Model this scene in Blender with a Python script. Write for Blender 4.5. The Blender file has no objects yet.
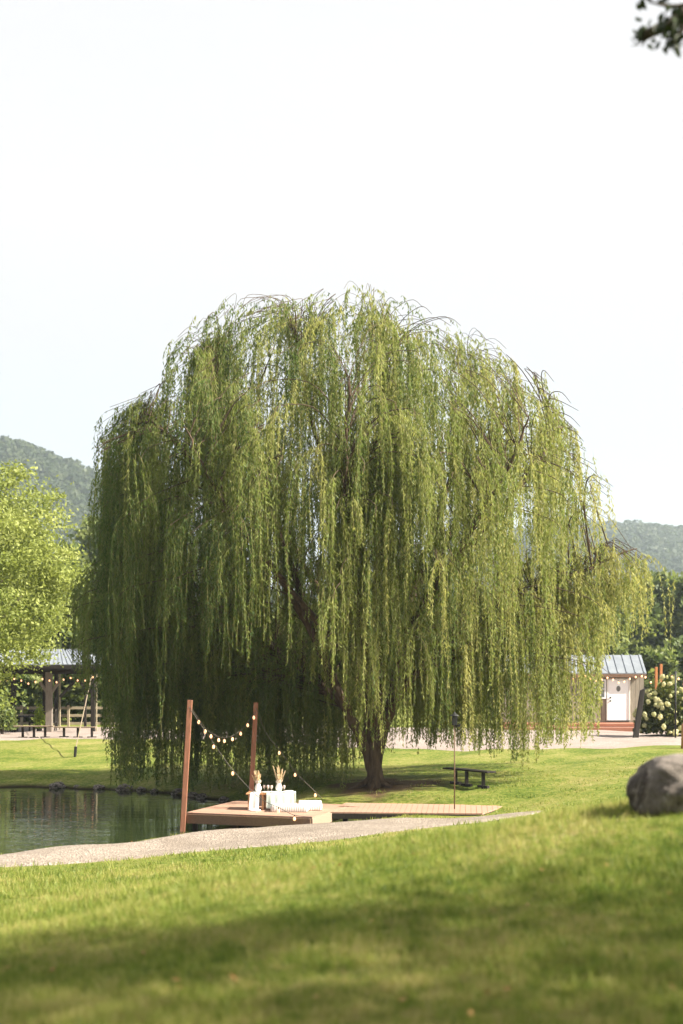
import bpy, math, random
import numpy as np
from mathutils import Vector, noise as mnoise
R = math.radians
rng = np.random.default_rng(7); random.seed(7)
scene = bpy.context.scene
COL = scene.collection
F, HY, CX, CZ = 1422.2, 660.0, 341.5, 4.3      # focal length in px, horizon row, centre column, eye height

# ------------------------------------------------------------------ terrain
def P(px, py, d): return np.array([(px-CX)/F*d, d, CZ-(py-HY)/F*d])
CP = np.array([(-2,0,2.75),(4,0,3.1),(-12,2,2.3),(14,2,3.3),(-2,6,2.6),(2,6,2.72),(-3,12,2.0),(2.65,12,3.08),(6,12,3.2),(-8,14,1.3),
 (-4,18,1.3),(0,18,1.7),(4.2,18,2.2),(9,18,2.5),(-6,26.5,.4),(-2,28,.5),(0,29.5,.55),(3,32,.65),(6,30,1.0),(12,30,1.5),
 (-8,29,.32),(-4,34,.32),(-12,26,.32),(-25,20,.5),(0,38,.36),(3,36,.36),(5,37,.55),(1,42,.58),(-4,46,.4),(8,40,.95),(10,50,1.2),(6,45,.85),
 (-9,50,.35),(-12,49,.25),(-14,56,.5),(-14,63,.68),(-25,60,.68),(-25,75,.62),(-10,75,.68),(0,55,1.0),(0,65,1.15),(14,60,1.12),(14,70,.92),(10,68,.92),(20,70,.95),
 (28,60,1.4),(28,90,1.3),(-30,90,.8),(0,100,1.2),(-28,40,.4),(26,20,2.2),(-20,-10,2.4),(20,-10,3.2)], float)
def _tps(A, B):
    d2 = ((A[:,None,:]-B[None,:,:])**2).sum(-1)
    return np.where(d2>1e-12, d2*np.log(d2+1e-12)*.5, 0)
_n = len(CP); _K = _tps(CP[:,:2], CP[:,:2]) + np.eye(_n)*.6
_Pm = np.c_[np.ones(_n), CP[:,:2]]
_sol = np.linalg.solve(np.block([[_K,_Pm],[_Pm.T,np.zeros((3,3))]]), np.r_[CP[:,2],0,0,0])
POND = np.array([(-60,10),(-30,19),(-14,26.4),(-8,30.1),(-5.6,32.2),(-3.9,34.0),(-2.2,35.3),(-.6,36.4),(.6,37.2),(1.3,38.0),(.9,38.9),(-.5,39.9),(-1.6,41.0),
                 (-3.0,42.6),(-4.5,44.6),(-6.0,46.2),(-7.6,47.4),(-9.5,48.0),(-12,48.2),(-20,48.5),(-60,46)], float)
def sdf(x, y, poly):
    p = np.c_[x, y]; n = len(poly); d = np.full(len(p), 1e9); ins = np.zeros(len(p), bool)
    for i in range(n):
        a = poly[i]; b = poly[(i+1)%n]; e = b-a; w = p-a
        t = np.clip((w@e)/(e@e), 0, 1)
        d = np.minimum(d, np.hypot(*(w-t[:,None]*e).T))
        c = ((a[1]>p[:,1]) != (b[1]>p[:,1])) & (p[:,0] < (b[0]-a[0])*(p[:,1]-a[1])/((b[1]-a[1])+1e-12)+a[0])
        ins ^= c
    return np.where(ins, -d, d)
def sstep(t): t = np.clip(t,0,1); return t*t*(3-2*t)
def gz(x, y):
    x = np.atleast_1d(np.asarray(x,float)).ravel(); y = np.atleast_1d(np.asarray(y,float)).ravel()
    xc = np.clip(x,-28,28); yc = np.clip(y,-10,98)
    z = np.zeros(len(x))
    for s in range(0, len(x), 20000):
        q = np.c_[xc[s:s+20000], yc[s:s+20000]]
        z[s:s+20000] = _tps(q, CP[:,:2])@_sol[:_n] + np.c_[np.ones(len(q)),q]@_sol[_n:]
    z += .035*np.sin(x*.9+y*.35)*np.cos(y*.7-x*.2) + .02*np.sin(x*2.1-y*1.3)
    far = sstep((y-80)/25); z = z*(1-far)+1.2*far
    z = np.maximum(z, .22)
    sd = sdf(x, y, POND) + .18*np.sin(x*1.7+y)+.1*np.sin(x*3.9-y*2.3)
    out = z*(.3+.7*sstep(sd/1.8)); inn = -.7*sstep(-sd/1.2)+.3*z*(1-sstep(-sd/.35))
    return np.where(sd>0, out, inn)
def gz1(x, y): return float(gz(x, y)[0])
def G(px, py):
    """where the photograph's ray through a pixel meets the ground"""
    ds = np.linspace(3, 140, 3000)
    zz = gz((px-CX)/F*ds, ds); rz = CZ-(py-HY)/F*ds
    k = np.argmax(zz >= rz)
    return np.array([(px-CX)/F*ds[k], ds[k], zz[k]])

# ------------------------------------------------------------------ materials
def newmat(name):
    m = bpy.data.materials.new(name); m.use_nodes = True
    nt = m.node_tree; b = nt.nodes['Principled BSDF']; return m, nt, b
def lk(nt, a, b): nt.links.new(a, b)
def ramp(nt, fac, stops):
    r = nt.nodes.new('ShaderNodeValToRGB'); e = r.color_ramp.elements
    while len(e) > len(stops): e.remove(e[-1])
    while len(e) < len(stops): e.new(.5)
    for i,(p,c) in enumerate(stops): e[i].position = p; e[i].color = (*c,1)
    lk(nt, fac, r.inputs[0]); return r.outputs[0]
def noisen(nt, scale, detail=6, rough=.6, vec=None, dist=0):
    n = nt.nodes.new('ShaderNodeTexNoise'); n.inputs['Scale'].default_value = scale; n.inputs['Detail'].default_value = detail
    n.inputs['Roughness'].default_value = rough; n.inputs['Distortion'].default_value = dist
    if vec is None:
        g = nt.nodes.new('ShaderNodeNewGeometry'); vec = g.outputs['Position']
    lk(nt, vec, n.inputs['Vector']); return n.outputs['Fac']
def objvec(nt, sc=(1,1,1)):
    t = nt.nodes.new('ShaderNodeTexCoord'); mp = nt.nodes.new('ShaderNodeMapping'); mp.inputs['Scale'].default_value = sc
    lk(nt, t.outputs['Object'], mp.inputs['Vector']); return mp.outputs[0]
def geovec(nt, sc=(1,1,1)):
    t = nt.nodes.new('ShaderNodeNewGeometry'); mp = nt.nodes.new('ShaderNodeMapping'); mp.inputs['Scale'].default_value = sc
    lk(nt, t.outputs['Position'], mp.inputs['Vector']); return mp.outputs[0]
def bump(nt, b, h, s=.4, d=.02):
    n = nt.nodes.new('ShaderNodeBump'); n.inputs['Strength'].default_value = s; n.inputs['Distance'].default_value = d
    lk(nt, h, n.inputs['Height']); lk(nt, n.outputs[0], b.inputs['Normal'])
def mix(nt, fac, a, b_, mode='MIX'):
    m = nt.nodes.new('ShaderNodeMix'); m.data_type='RGBA'; m.blend_type = mode
    if isinstance(fac,(int,float)): m.inputs[0].default_value = fac
    else: lk(nt, fac, m.inputs[0])
    for s,v in ((6,a),(7,b_)):
        if isinstance(v, tuple): m.inputs[s].default_value = (*v,1)
        else: lk(nt, v, m.inputs[s])
    return m.outputs[2]
def mat(name, c1, c2=None, scale=6, rough=.7, metal=0, stretch=(1,1,1), bmp=.3, spec=.3, detail=6):
    m, nt, b = newmat(name); c2 = c2 or tuple(v*.7 for v in c1)
    n = noisen(nt, scale, detail, .65, objvec(nt, stretch))
    lk(nt, ramp(nt, n, [(.3,c2),(.7,c1)]), b.inputs['Base Color'])
    b.inputs['Roughness'].default_value = rough; b.inputs['Metallic'].default_value = metal
    b.inputs['Specular IOR Level'].default_value = spec
    if bmp: bump(nt, b, n, bmp, .01)
    return m
def leafmat(name, cols, trans=.45, rough=.55, spec=.25):
    """foliage: every leaf carries its own tone"""
    m, nt, b = newmat(name)
    a = nt.nodes.new('ShaderNodeAttribute'); a.attribute_name = 'tone'
    k = len(cols); c = ramp(nt, a.outputs['Fac'], [(i/(k-1),cols[i]) for i in range(k)])
    lk(nt, c, b.inputs['Base Color']); b.inputs['Roughness'].default_value = rough; b.inputs['Specular IOR Level'].default_value = spec
    t = nt.nodes.new('ShaderNodeBsdfTranslucent')
    lk(nt, mix(nt, 1.0, c, (1.0,1.0,.75), 'MULTIPLY'), t.inputs[0])
    mx = nt.nodes.new('ShaderNodeMixShader'); mx.inputs[0].default_value = trans
    lk(nt, b.outputs[0], mx.inputs[1]); lk(nt, t.outputs[0], mx.inputs[2])
    lk(nt, mx.outputs[0], nt.nodes['Material Output'].inputs['Surface'])
    return m
def emat(name, c, s):
    m, nt, b = newmat(name); b.inputs['Base Color'].default_value = (*c,1)
    b.inputs['Emission Color'].default_value = (*c,1); b.inputs['Emission Strength'].default_value = s; return m
GRASS = [(.0,(.034,.062,.008)),(.30,(.082,.121,.017)),(.60,(.165,.184,.038)),(.88,(.25,.22,.085))]
def grasscolor(nt):
    n1 = noisen(nt, .55, 5, .62); n2 = noisen(nt, 8.0, 5, .8)
    mm = nt.nodes.new('ShaderNodeMath'); mm.operation='MULTIPLY_ADD'; mm.inputs[1].default_value=.7
    lk(nt, n2, mm.inputs[0])
    m2 = nt.nodes.new('ShaderNodeMath'); m2.operation='MULTIPLY'; m2.inputs[1].default_value=.45; lk(nt, n1, m2.inputs[0])
    lk(nt, m2.outputs[0], mm.inputs[2])
    mr = nt.nodes.new('ShaderNodeMapRange'); mr.inputs[1].default_value=.40; mr.inputs[2].default_value=.72; lk(nt, mm.outputs[0], mr.inputs[0])
    return mr.outputs[0]
def m_ground():
    m, nt, b = newmat('lawn_ground')
    f = grasscolor(nt); c = ramp(nt, f, GRASS)
    # bare soil round the willow's foot; the brown also paints in the tree's shade
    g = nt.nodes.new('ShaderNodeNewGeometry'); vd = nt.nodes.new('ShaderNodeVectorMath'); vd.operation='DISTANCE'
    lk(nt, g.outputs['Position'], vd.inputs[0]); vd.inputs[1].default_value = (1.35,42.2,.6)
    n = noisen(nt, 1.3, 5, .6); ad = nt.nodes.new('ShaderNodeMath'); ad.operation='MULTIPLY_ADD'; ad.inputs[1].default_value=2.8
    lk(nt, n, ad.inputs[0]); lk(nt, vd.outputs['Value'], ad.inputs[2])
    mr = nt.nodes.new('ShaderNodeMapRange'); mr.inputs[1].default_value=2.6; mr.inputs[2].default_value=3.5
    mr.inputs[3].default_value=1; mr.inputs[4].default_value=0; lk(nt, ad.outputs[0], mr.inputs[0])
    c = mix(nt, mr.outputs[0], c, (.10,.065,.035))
    # mud below the waterline
    sx = nt.nodes.new('ShaderNodeSeparateXYZ'); lk(nt, g.outputs['Position'], sx.inputs[0])
    mz = nt.nodes.new('ShaderNodeMapRange'); mz.inputs[1].default_value=.10; mz.inputs[2].default_value=.02; lk(nt, sx.outputs[2], mz.inputs[0])
    c = mix(nt, mz.outputs[0], c, (.035,.026,.014))
    lk(nt, c, b.inputs['Base Color']); b.inputs['Roughness'].default_value=.9; b.inputs['Specular IOR Level'].default_value=.1
    bump(nt, b, noisen(nt, 28, 5, .75), .9, .05)
    return m
def m_blade():
    m, nt, b = newmat('grass_blade'); GB=[(p,tuple(v*1.6 for v in c)) for p,c in GRASS]
    f = grasscolor(nt); a = nt.nodes.new('ShaderNodeAttribute'); a.attribute_name='tone'
    mm = nt.nodes.new('ShaderNodeMath'); mm.operation='MULTIPLY_ADD'; mm.inputs[1].default_value=.5; lk(nt, a.outputs['Fac'], mm.inputs[0])
    s = nt.nodes.new('ShaderNodeMath'); s.operation='ADD'; s.inputs[1].default_value=-.25; lk(nt, f, s.inputs[0]); lk(nt, s.outputs[0], mm.inputs[2])
    c = ramp(nt, mm.outputs[0], GB)
    lk(nt, c, b.inputs['Base Color']); b.inputs['Roughness'].default_value=.5; b.inputs['Specular IOR Level'].default_value=.25
    t = nt.nodes.new('ShaderNodeBsdfTranslucent'); lk(nt, c, t.inputs[0])
    mx = nt.nodes.new('ShaderNodeMixShader'); mx.inputs[0].default_value=.5
    lk(nt,b.outputs[0],mx.inputs[1]); lk(nt,t.outputs[0],mx.inputs[2]); lk(nt,mx.outputs[0],nt.nodes['Material Output'].inputs['Surface'])
    return m
def m_gravel(name, cols):
    m, nt, b = newmat(name)
    v = nt.nodes.new('ShaderNodeTexVoronoi'); v.inputs['Scale'].default_value = 26
    g = nt.nodes.new('ShaderNodeNewGeometry'); lk(nt, g.outputs['Position'], v.inputs['Vector'])
    sc = nt.nodes.new('ShaderNodeSeparateColor'); lk(nt, v.outputs['Color'], sc.inputs[0])
    c = ramp(nt, sc.outputs[0], [(0,cols[0]),(.5,cols[1]),(1,cols[2])])
    c = mix(nt, ramp(nt, noisen(nt, .9, 5), [(.42,(0,0,0)),(.68,(1,1,1))]), c, cols[3])
    lk(nt, c, b.inputs['Base Color']); b.inputs['Roughness'].default_value=.9; b.inputs['Specular IOR Level'].default_value=.15
    bump(nt, b, v.outputs['Distance'], .8, .03); return m
def m_water():
    m, nt, b = newmat('pond_water')
    b.inputs['Base Color'].default_value=(.018,.026,.010,1); b.inputs['Roughness'].default_value=.03; b.inputs['IOR'].default_value=1.33
    b.inputs['Specular IOR Level'].default_value=.6
    a = noisen(nt, 1.0, 3, .55, geovec(nt,(.55,2.2,1)), .4); c = noisen(nt, 1.0, 2, .5, geovec(nt,(2.2,7,1)))
    mm = nt.nodes.new('ShaderNodeMath'); mm.operation='MULTIPLY_ADD'; mm.inputs[1].default_value=.25; lk(nt,c,mm.inputs[0]); lk(nt,a,mm.inputs[2])
    bump(nt, b, mm.outputs[0], .22, .045); return m
def m_bark(name, c1, c2):
    m, nt, b = newmat(name); n = noisen(nt, 7, 8, .7, objvec(nt,(1,1,.22)))
    lk(nt, ramp(nt, n, [(.3,c2),(.7,c1)]), b.inputs['Base Color']); b.inputs['Roughness'].default_value=.9
    b.inputs['Specular IOR Level'].default_value=.15; bump(nt, b, n, .9, .06); return m
def m_wood(name, c1, c2, sc=(3,3,.4), rough=.65):
    m, nt, b = newmat(name); n = noisen(nt, 9, 6, .6, objvec(nt, sc), .6); n2 = noisen(nt, 1.2, 3, .5)
    c = ramp(nt, n, [(.3,c2),(.7,c1)]); c = mix(nt, n2, c, mix(nt, .5, c, c2))
    lk(nt, c, b.inputs['Base Color']); b.inputs['Roughness'].default_value=rough; b.inputs['Specular IOR Level'].default_value=.25
    bump(nt, b, n, .3, .006); return m
def m_rock():
    m, nt, b = newmat('boulder_stone')
    v = objvec(nt)
    n = noisen(nt, 3.2, 9, .68, v, .3); n2 = noisen(nt, 2.0, 6, .6, v, .8); n3 = noisen(nt, 22, 5, .7, v)
    c = ramp(nt, n, [(.3,(.04,.032,.027)),(.46,(.145,.125,.11)),(.58,(.28,.24,.205)),(.75,(.44,.41,.37))])
    c = mix(nt, ramp(nt, n2, [(.5,(0,0,0)),(.58,(1,1,1))]), c, (.045,.036,.030))
    c = mix(nt, ramp(nt, n3, [(.62,(0,0,0)),(.7,(1,1,1))]), c, (.33,.33,.29))
    lk(nt, c, b.inputs['Base Color']); b.inputs['Roughness'].default_value=.85; b.inputs['Specular IOR Level'].default_value=.2
    bump(nt, b, noisen(nt, 9, 9, .7, v), .7, .05); return m
def m_pleat():
    m, nt, b = newmat('striped_cushion_fabric')
    w = nt.nodes.new('ShaderNodeTexWave'); w.inputs['Scale'].default_value=5.5; w.inputs['Distortion'].default_value=.6
    lk(nt, objvec(nt), w.inputs['Vector'])
    lk(nt, ramp(nt, w.outputs['Fac'], [(.0,(.42,.40,.38)),(.3,(.66,.65,.62)),(1,(.70,.69,.66))]), b.inputs['Base Color'])
    b.inputs['Roughness'].default_value=.9; bump(nt, b, w.outputs['Fac'], .4, .01); return m

M = dict(
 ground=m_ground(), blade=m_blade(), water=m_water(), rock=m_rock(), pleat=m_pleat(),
 gravel=m_gravel('path_gravel', [(.145,.12,.10),(.23,.192,.16),(.34,.295,.255),(.17,.14,.115)]),
 drive=m_gravel('drive_gravel', [(.22,.18,.16),(.27,.225,.205),(.33,.285,.265),(.23,.185,.165)]),
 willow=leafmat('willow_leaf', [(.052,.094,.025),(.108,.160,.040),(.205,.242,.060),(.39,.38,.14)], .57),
 maple=leafmat('yellow_green_leaf', [(.14,.18,.04),(.26,.30,.08),(.38,.41,.15)], .5),
 green=leafmat('broad_leaf', [(.06,.095,.03),(.125,.165,.05),(.22,.245,.08)], .45),
 dark=leafmat('needle_leaf', [(.012,.025,.010),(.022,.040,.014),(.035,.055,.02)], .2),
 forest=leafmat('forest_leaf', [(.035,.055,.022),(.050,.072,.027),(.075,.095,.035)], .45),
 shade=leafmat('overhead_leaf', [(.012,.02,.008),(.03,.045,.012)], .12),
 hyd=leafmat('hydrangea_leaf', [(.05,.07,.015),(.09,.11,.02),(.13,.13,.03)], .35),
 petal=leafmat('cream_petal', [(.50,.52,.25),(.66,.64,.38),(.74,.68,.50)], .35),
 pink=leafmat('pale_pink_petal', [(.6,.48,.44),(.75,.68,.64)], .3),
 pampas=leafmat('dried_plume', [(.55,.40,.25),(.72,.58,.40),(.80,.70,.55)], .4),
 bark=m_bark('willow_bark', (.125,.088,.06), (.035,.023,.016)), bark2=m_bark('grey_bark', (.16,.13,.10), (.05,.04,.03)),
 twig=mat('willow_twig', (.19,.18,.06), (.12,.10,.04), 4, .8, bmp=0),
 redwood=m_wood('stained_cedar', (.31,.14,.085), (.17,.075,.045)),
 plank=m_wood('deck_planking', (.41,.255,.19), (.28,.17,.125), (.5,5,5)),
 fascia=m_wood('deck_fascia', (.22,.135,.085), (.12,.07,.045), (.6,5,6)),
 palefascia=m_wood('pale_fascia', (.30,.235,.18), (.22,.165,.125), (.6,5,6)),
 grey_wood=m_wood('weathered_timber', (.25,.215,.185), (.13,.105,.09)),
 darkwood=m_wood('dark_timber', (.035,.028,.024), (.015,.012,.010)),
 fence=m_wood('fence_timber', (.38,.33,.23), (.24,.20,.14), (.5,4,4)),
 bench=m_wood('bench_plank', (.26,.20,.15), (.14,.10,.075), (.5,4,4)),
 tan=m_wood('shed_boards', (.33,.295,.24), (.20,.175,.14)),
 orange=m_wood('orange_cedar', (.52,.22,.09), (.36,.14,.05)),
 tablewood=m_wood('table_wood', (.50,.27,.14), (.34,.17,.08)),
 redstep=m_wood('red_brown_step', (.33,.14,.09), (.22,.09,.055), (.5,4,4)),
 black=mat('black_metal', (.012,.012,.013), (.02,.02,.02), 20, .5, 0, bmp=.1),
 rust=mat('rusty_rod', (.16,.10,.06), (.08,.05,.03), 20, .7),
 roof=mat('galvanised_roof', (.21,.23,.26), (.15,.17,.20), 2.5, .5, .1, bmp=.1),
 white=mat('white_paint', (.84,.86,.88), (.80,.82,.85), 2, .45, bmp=.05),
 offwhite=mat('off_white_trim', (.7,.69,.66), (.6,.58,.55), 4, .6, bmp=.1),
 glass=mat('window_glass', (.25,.28,.30), (.15,.17,.18), 1.5, .08, 0, bmp=0, spec=.8),
 cloth=mat('pale_mint_cloth', (.58,.66,.61), (.52,.60,.55), 5, .9, bmp=.4),
 wcloth=mat('white_cloth', (.68,.67,.64), (.60,.58,.55), 5, .9, bmp=.4),
 ceramic=mat('white_ceramic', (.82,.80,.77), (.76,.74,.71), 9, .3, bmp=.05),
 wire=mat('string_cable', (.10,.085,.07), (.06,.05,.04), 5, .7, bmp=0),
 rope=mat('pale_rope', (.26,.21,.15), (.18,.14,.10), 30, .9, bmp=.2),
 bulb=emat('lit_bulb', (1.0,.50,.25), .55),
 steel=mat('galvanised_knob', (.2,.2,.2), (.15,.15,.15), 5, .35, .8, bmp=0),
 orangeleaf=leafmat('fallen_leaf', [(.25,.10,.03),(.32,.20,.06)], .2),
 limeleaf=leafmat('lime_leaf', [(.20,.30,.03),(.34,.42,.04)], .4),
)

# ------------------------------------------------------------------ object helpers
def wloc(o):
    v = np.zeros(3)
    while o is not None: v += np.array(o.location); o = o.parent
    return v
def tag(o, label=None, cat=None, group=None, kind=None):
    if label: o['label']=label
    if cat: o['category']=cat
    if group: o['group']=group
    if kind: o['kind']=kind
    return o
def thing(name, label, cat, loc, group=None):
    o = bpy.data.objects.new(name, None); COL.objects.link(o); o.location = [float(v) for v in loc]; o.empty_display_size=.2
    return tag(o, label, cat, group)
def link_mesh(name, me, parent=None):
    o = bpy.data.objects.new(name, me); COL.objects.link(o)
    if parent is not None: o.parent = parent
    return o
def raw(name, V, Fc, m, parent=None, smooth=False, tone=None):
    """V (n,3) in world coordinates, Fc (k, 3 or 4) -> one mesh object"""
    V = np.asarray(V, float)
    if parent is not None: V = V-wloc(parent)
    Fc = np.asarray(Fc, np.int32); k = Fc.shape[1]
    me = bpy.data.meshes.new(name)
    me.vertices.add(len(V)); me.vertices.foreach_set('co', V.astype(np.float32).ravel())
    me.loops.add(Fc.size); me.loops.foreach_set('vertex_index', Fc.ravel())
    me.polygons.add(len(Fc)); me.polygons.foreach_set('loop_start', np.arange(0,Fc.size,k,dtype=np.int32))
    me.polygons.foreach_set('loop_total', np.full(len(Fc),k,np.int32))
    if smooth: me.polygons.foreach_set('use_smooth', np.ones(len(Fc),bool))
    me.update(calc_edges=True)
    if tone is not None:
        a = me.attributes.new('tone','FLOAT','POINT'); a.data.foreach_set('value', np.asarray(tone,np.float32))
    me.materials.append(m)
    return link_mesh(name, me, parent)
class MB:
    def __init__(s): s.v=[]; s.f=[]
    def add(s, V, Fs):
        o = len(s.v); s.v += [tuple(float(c) for c in p) for p in V]; s.f += [tuple(i+o for i in f) for f in Fs]; return s
    def box(s, c, size, rz=0, M3=None):
        hx,hy,hz = size[0]/2,size[1]/2,size[2]/2
        V = [(x,y,z) for z in (-hz,hz) for y in (-hy,hy) for x in (-hx,hx)]
        ca,sa = math.cos(rz),math.sin(rz)
        if M3 is None: V = [(x*ca-y*sa+c[0], x*sa+y*ca+c[1], z+c[2]) for x,y,z in V]
        else: V = [tuple(np.array(c)+M3@np.array(p)) for p in V]
        return s.add(V, [(0,2,3,1),(4,5,7,6),(0,1,5,4),(2,6,7,3),(0,4,6,2),(1,3,7,5)])
    def beam(s, a, b, w, h, up=(0,0,1)):
        a=np.array(a,float); b=np.array(b,float); t=b-a; L=np.linalg.norm(t); t/=L
        u=np.cross(t,up); 
        if np.linalg.norm(u)<1e-3: u=np.array([1.,0,0])
        u/=np.linalg.norm(u); n=np.cross(u,t)
        return s.box((a+b)/2,(L,w,h),M3=np.c_[t,u,n])
    def tube(s, pts, rad, n=8, cap=True):
        pts=np.array(pts,float); k=len(pts)
        if np.isscalar(rad): rad=[rad]*k
        T=np.gradient(pts,axis=0); T/=np.linalg.norm(T,axis=1)[:,None]+1e-9
        ref=np.array([0,0,1.]) if abs(T[0][2])<.9 else np.array([1.,0,0])
        V=[]
        for i in range(k):
            u=np.cross(T[i],ref); u/=np.linalg.norm(u)+1e-9; w=np.cross(T[i],u); ref=np.cross(u,T[i])
            for j in range(n):
                a=2*math.pi*j/n; V.append(pts[i]+rad[i]*(math.cos(a)*u+math.sin(a)*w))
        Fs=[(i*n+j,i*n+(j+1)%n,(i+1)*n+(j+1)%n,(i+1)*n+j) for i in range(k-1) for j in range(n)]
        if cap: Fs += [tuple(range(n))[::-1], tuple((k-1)*n+j for j in range(n))]
        return s.add(V,Fs)
    def lathe(s, c, prof, n=16):
        V=[(c[0]+r*math.cos(2*math.pi*j/n), c[1]+r*math.sin(2*math.pi*j/n), c[2]+z) for r,z in prof for j in range(n)]
        k=len(prof)
        Fs=[(i*n+j,i*n+(j+1)%n,(i+1)*n+(j+1)%n,(i+1)*n+j) for i in range(k-1) for j in range(n)]
        Fs += [tuple(range(n))[::-1], tuple((k-1)*n+j for j in range(n))]
        return s.add(V,Fs)
    def build(s, name, m, parent=None, smooth=False, bevel=0):
        off = wloc(parent) if parent is not None else np.zeros(3)
        me = bpy.data.meshes.new(name); me.from_pydata([tuple(np.array(v)-off) for v in s.v], [], s.f)
        if smooth: me.polygons.foreach_set('use_smooth', np.ones(len(me.polygons),bool))
        me.materials.append(m); me.update(); o = link_mesh(name, me, parent)
        if bevel:
            b=o.modifiers.new('bevel','BEVEL'); b.width=bevel; b.segments=2; b.limit_method='ANGLE'
        return o
def children(o): return [c for c in bpy.data.objects if c.parent is o]
def copy_tree(o, parent=None):
    c=o.copy(); COL.objects.link(c); c.parent=parent if parent is not None else None
    for ch in children(o): copy_tree(ch,c)
    return c
def quads(C, A, B):
    """leaf-shaped diamonds: centre C, half-length vectors A, half-width vectors B"""
    n=len(C); V=np.empty((n,4,3)); V[:,0]=C-A; V[:,1]=C+B-A*.1; V[:,2]=C+A; V[:,3]=C-B-A*.1
    return V.reshape(-1,3), np.arange(n*4).reshape(n,4)
def unit(v): return v/(np.linalg.norm(v,axis=-1,keepdims=True)+1e-9)
def noise3(p, s, seed=0):
    return np.array([mnoise.noise(Vector((a*s+seed,b*s-seed,c*s+seed*.37))) for a,b,c in p])

# ------------------------------------------------------------------ ground, pond, path, drive
def axis(lo, hi, step, far_lo, far_hi, g=1.25):
    a=list(np.arange(lo,hi+1e-6,step)); s=step
    while a[-1]<far_hi: s*=g; a.append(a[-1]+s)
    s=step
    while a[0]>far_lo: s*=g; a.insert(0,a[0]-s)
    return np.array(a)
def gridmesh(name, xs, ys, zf, m):
    X,Y=np.meshgrid(xs,ys); Z=zf(X.ravel(),Y.ravel()); nx,ny=len(xs),len(ys)
    i=(np.arange(ny-1)[:,None]*nx+np.arange(nx-1)[None,:]).ravel()
    return raw(name, np.c_[X.ravel(),Y.ravel(),Z], np.c_[i,i+1,i+nx+1,i+nx], m, smooth=True)
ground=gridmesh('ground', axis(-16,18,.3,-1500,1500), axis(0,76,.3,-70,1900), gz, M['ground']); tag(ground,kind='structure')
w=raw('pond_water',[(-70,0,0),(8,0,0),(8,60,0),(-70,60,0)],[(0,1,2,3)],M['water']); tag(w,kind='structure')
w.data.vertices[0].co=(-70,5,0); w.data.vertices[1].co=(4,20,0)
def ribbon(name, lo, hi, m, nu=160, nv=14, lift=.03, jit=.12):
    """draped sheet between two ground polylines"""
    def rs(p):
        p=np.array(p,float); s=np.r_[0,np.cumsum(np.hypot(*np.diff(p,axis=0).T))]; t=np.linspace(0,s[-1],nu)
        return np.c_[np.interp(t,s,p[:,0]),np.interp(t,s,p[:,1])]
    a,b=rs(lo),rs(hi); t=np.linspace(0,1,nv); k=np.arange(nu)
    def nz(sd): return np.array([mnoise.noise(Vector((i*.22,sd,0)))+.6*mnoise.noise(Vector((i*.7,sd,3))) for i in k])
    a=a+np.c_[np.zeros(nu),nz(1)*jit*2]; b=b+np.c_[np.zeros(nu),nz(9)*jit*2]
    Pn=a[None]*(1-t)[:,None,None]+b[None]*t[:,None,None]; x=Pn[...,0].ravel(); y=Pn[...,1].ravel()
    edge=np.minimum(t,1-t)[:,None]*np.ones(nu); z=gz(x,y)+lift*np.where(edge.ravel()<.01,-.6,1)
    i=(np.arange(nv-1)[:,None]*nu+np.arange(nu-1)[None,:]).ravel()
    o=raw(name,np.c_[x,y,z],np.c_[i,i+1,i+nu+1,i+nu],m,smooth=True); tag(o,kind='structure'); return o,np.r_[a,b[::-1]]
path_lo=[(-40,12),(-14,23.3),(-6.4,26.7),(-4.4,27.6),(-2.8,28.5),(-.3,29.6),(1.8,30.8),(3.4,32.4),(4.9,34.6)]
path_hi=[(-40,15),(-14,25.9),(-8,29.7),(-5.5,31.8),(-3.7,33.6),(-1.9,34.5),(0,35.3),(2.5,35.1),(4.9,34.8)]
_,path_poly=ribbon('gravel_path',path_lo,path_hi,M['gravel'])
drive_lo=[(-45,65),(-22,65),(-12,64),(-5,60),(0,54),(5,51),(9,50.2),(12,50.4),(16,52),(30,56),(45,60)]
drive_hi=[(-45,72),(-22,72),(-12,72),(-5,70.5),(0,69),(5,68),(9,67.6),(12,67.6),(16,68),(30,70),(45,72)]
_,drive_poly=ribbon('gravel_drive',drive_lo,drive_hi,M['drive'],nu=200,nv=24,lift=.04,jit=.2)

# deck outline (used to keep grass off it)
DZ=.45
u=np.array([.9455,-.3256]); v=np.array([.3256,.9455]); P0=np.array([-3.96,35.85]); DS=3.4
deck_poly=np.array([P0,P0+DS*u,P0+DS*u+DS*v,P0+DS*v])
walk_poly=np.array([(-.42,36.1),(3.54,35.75),(4.35,37.75),(.1,38.45)])

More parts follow.
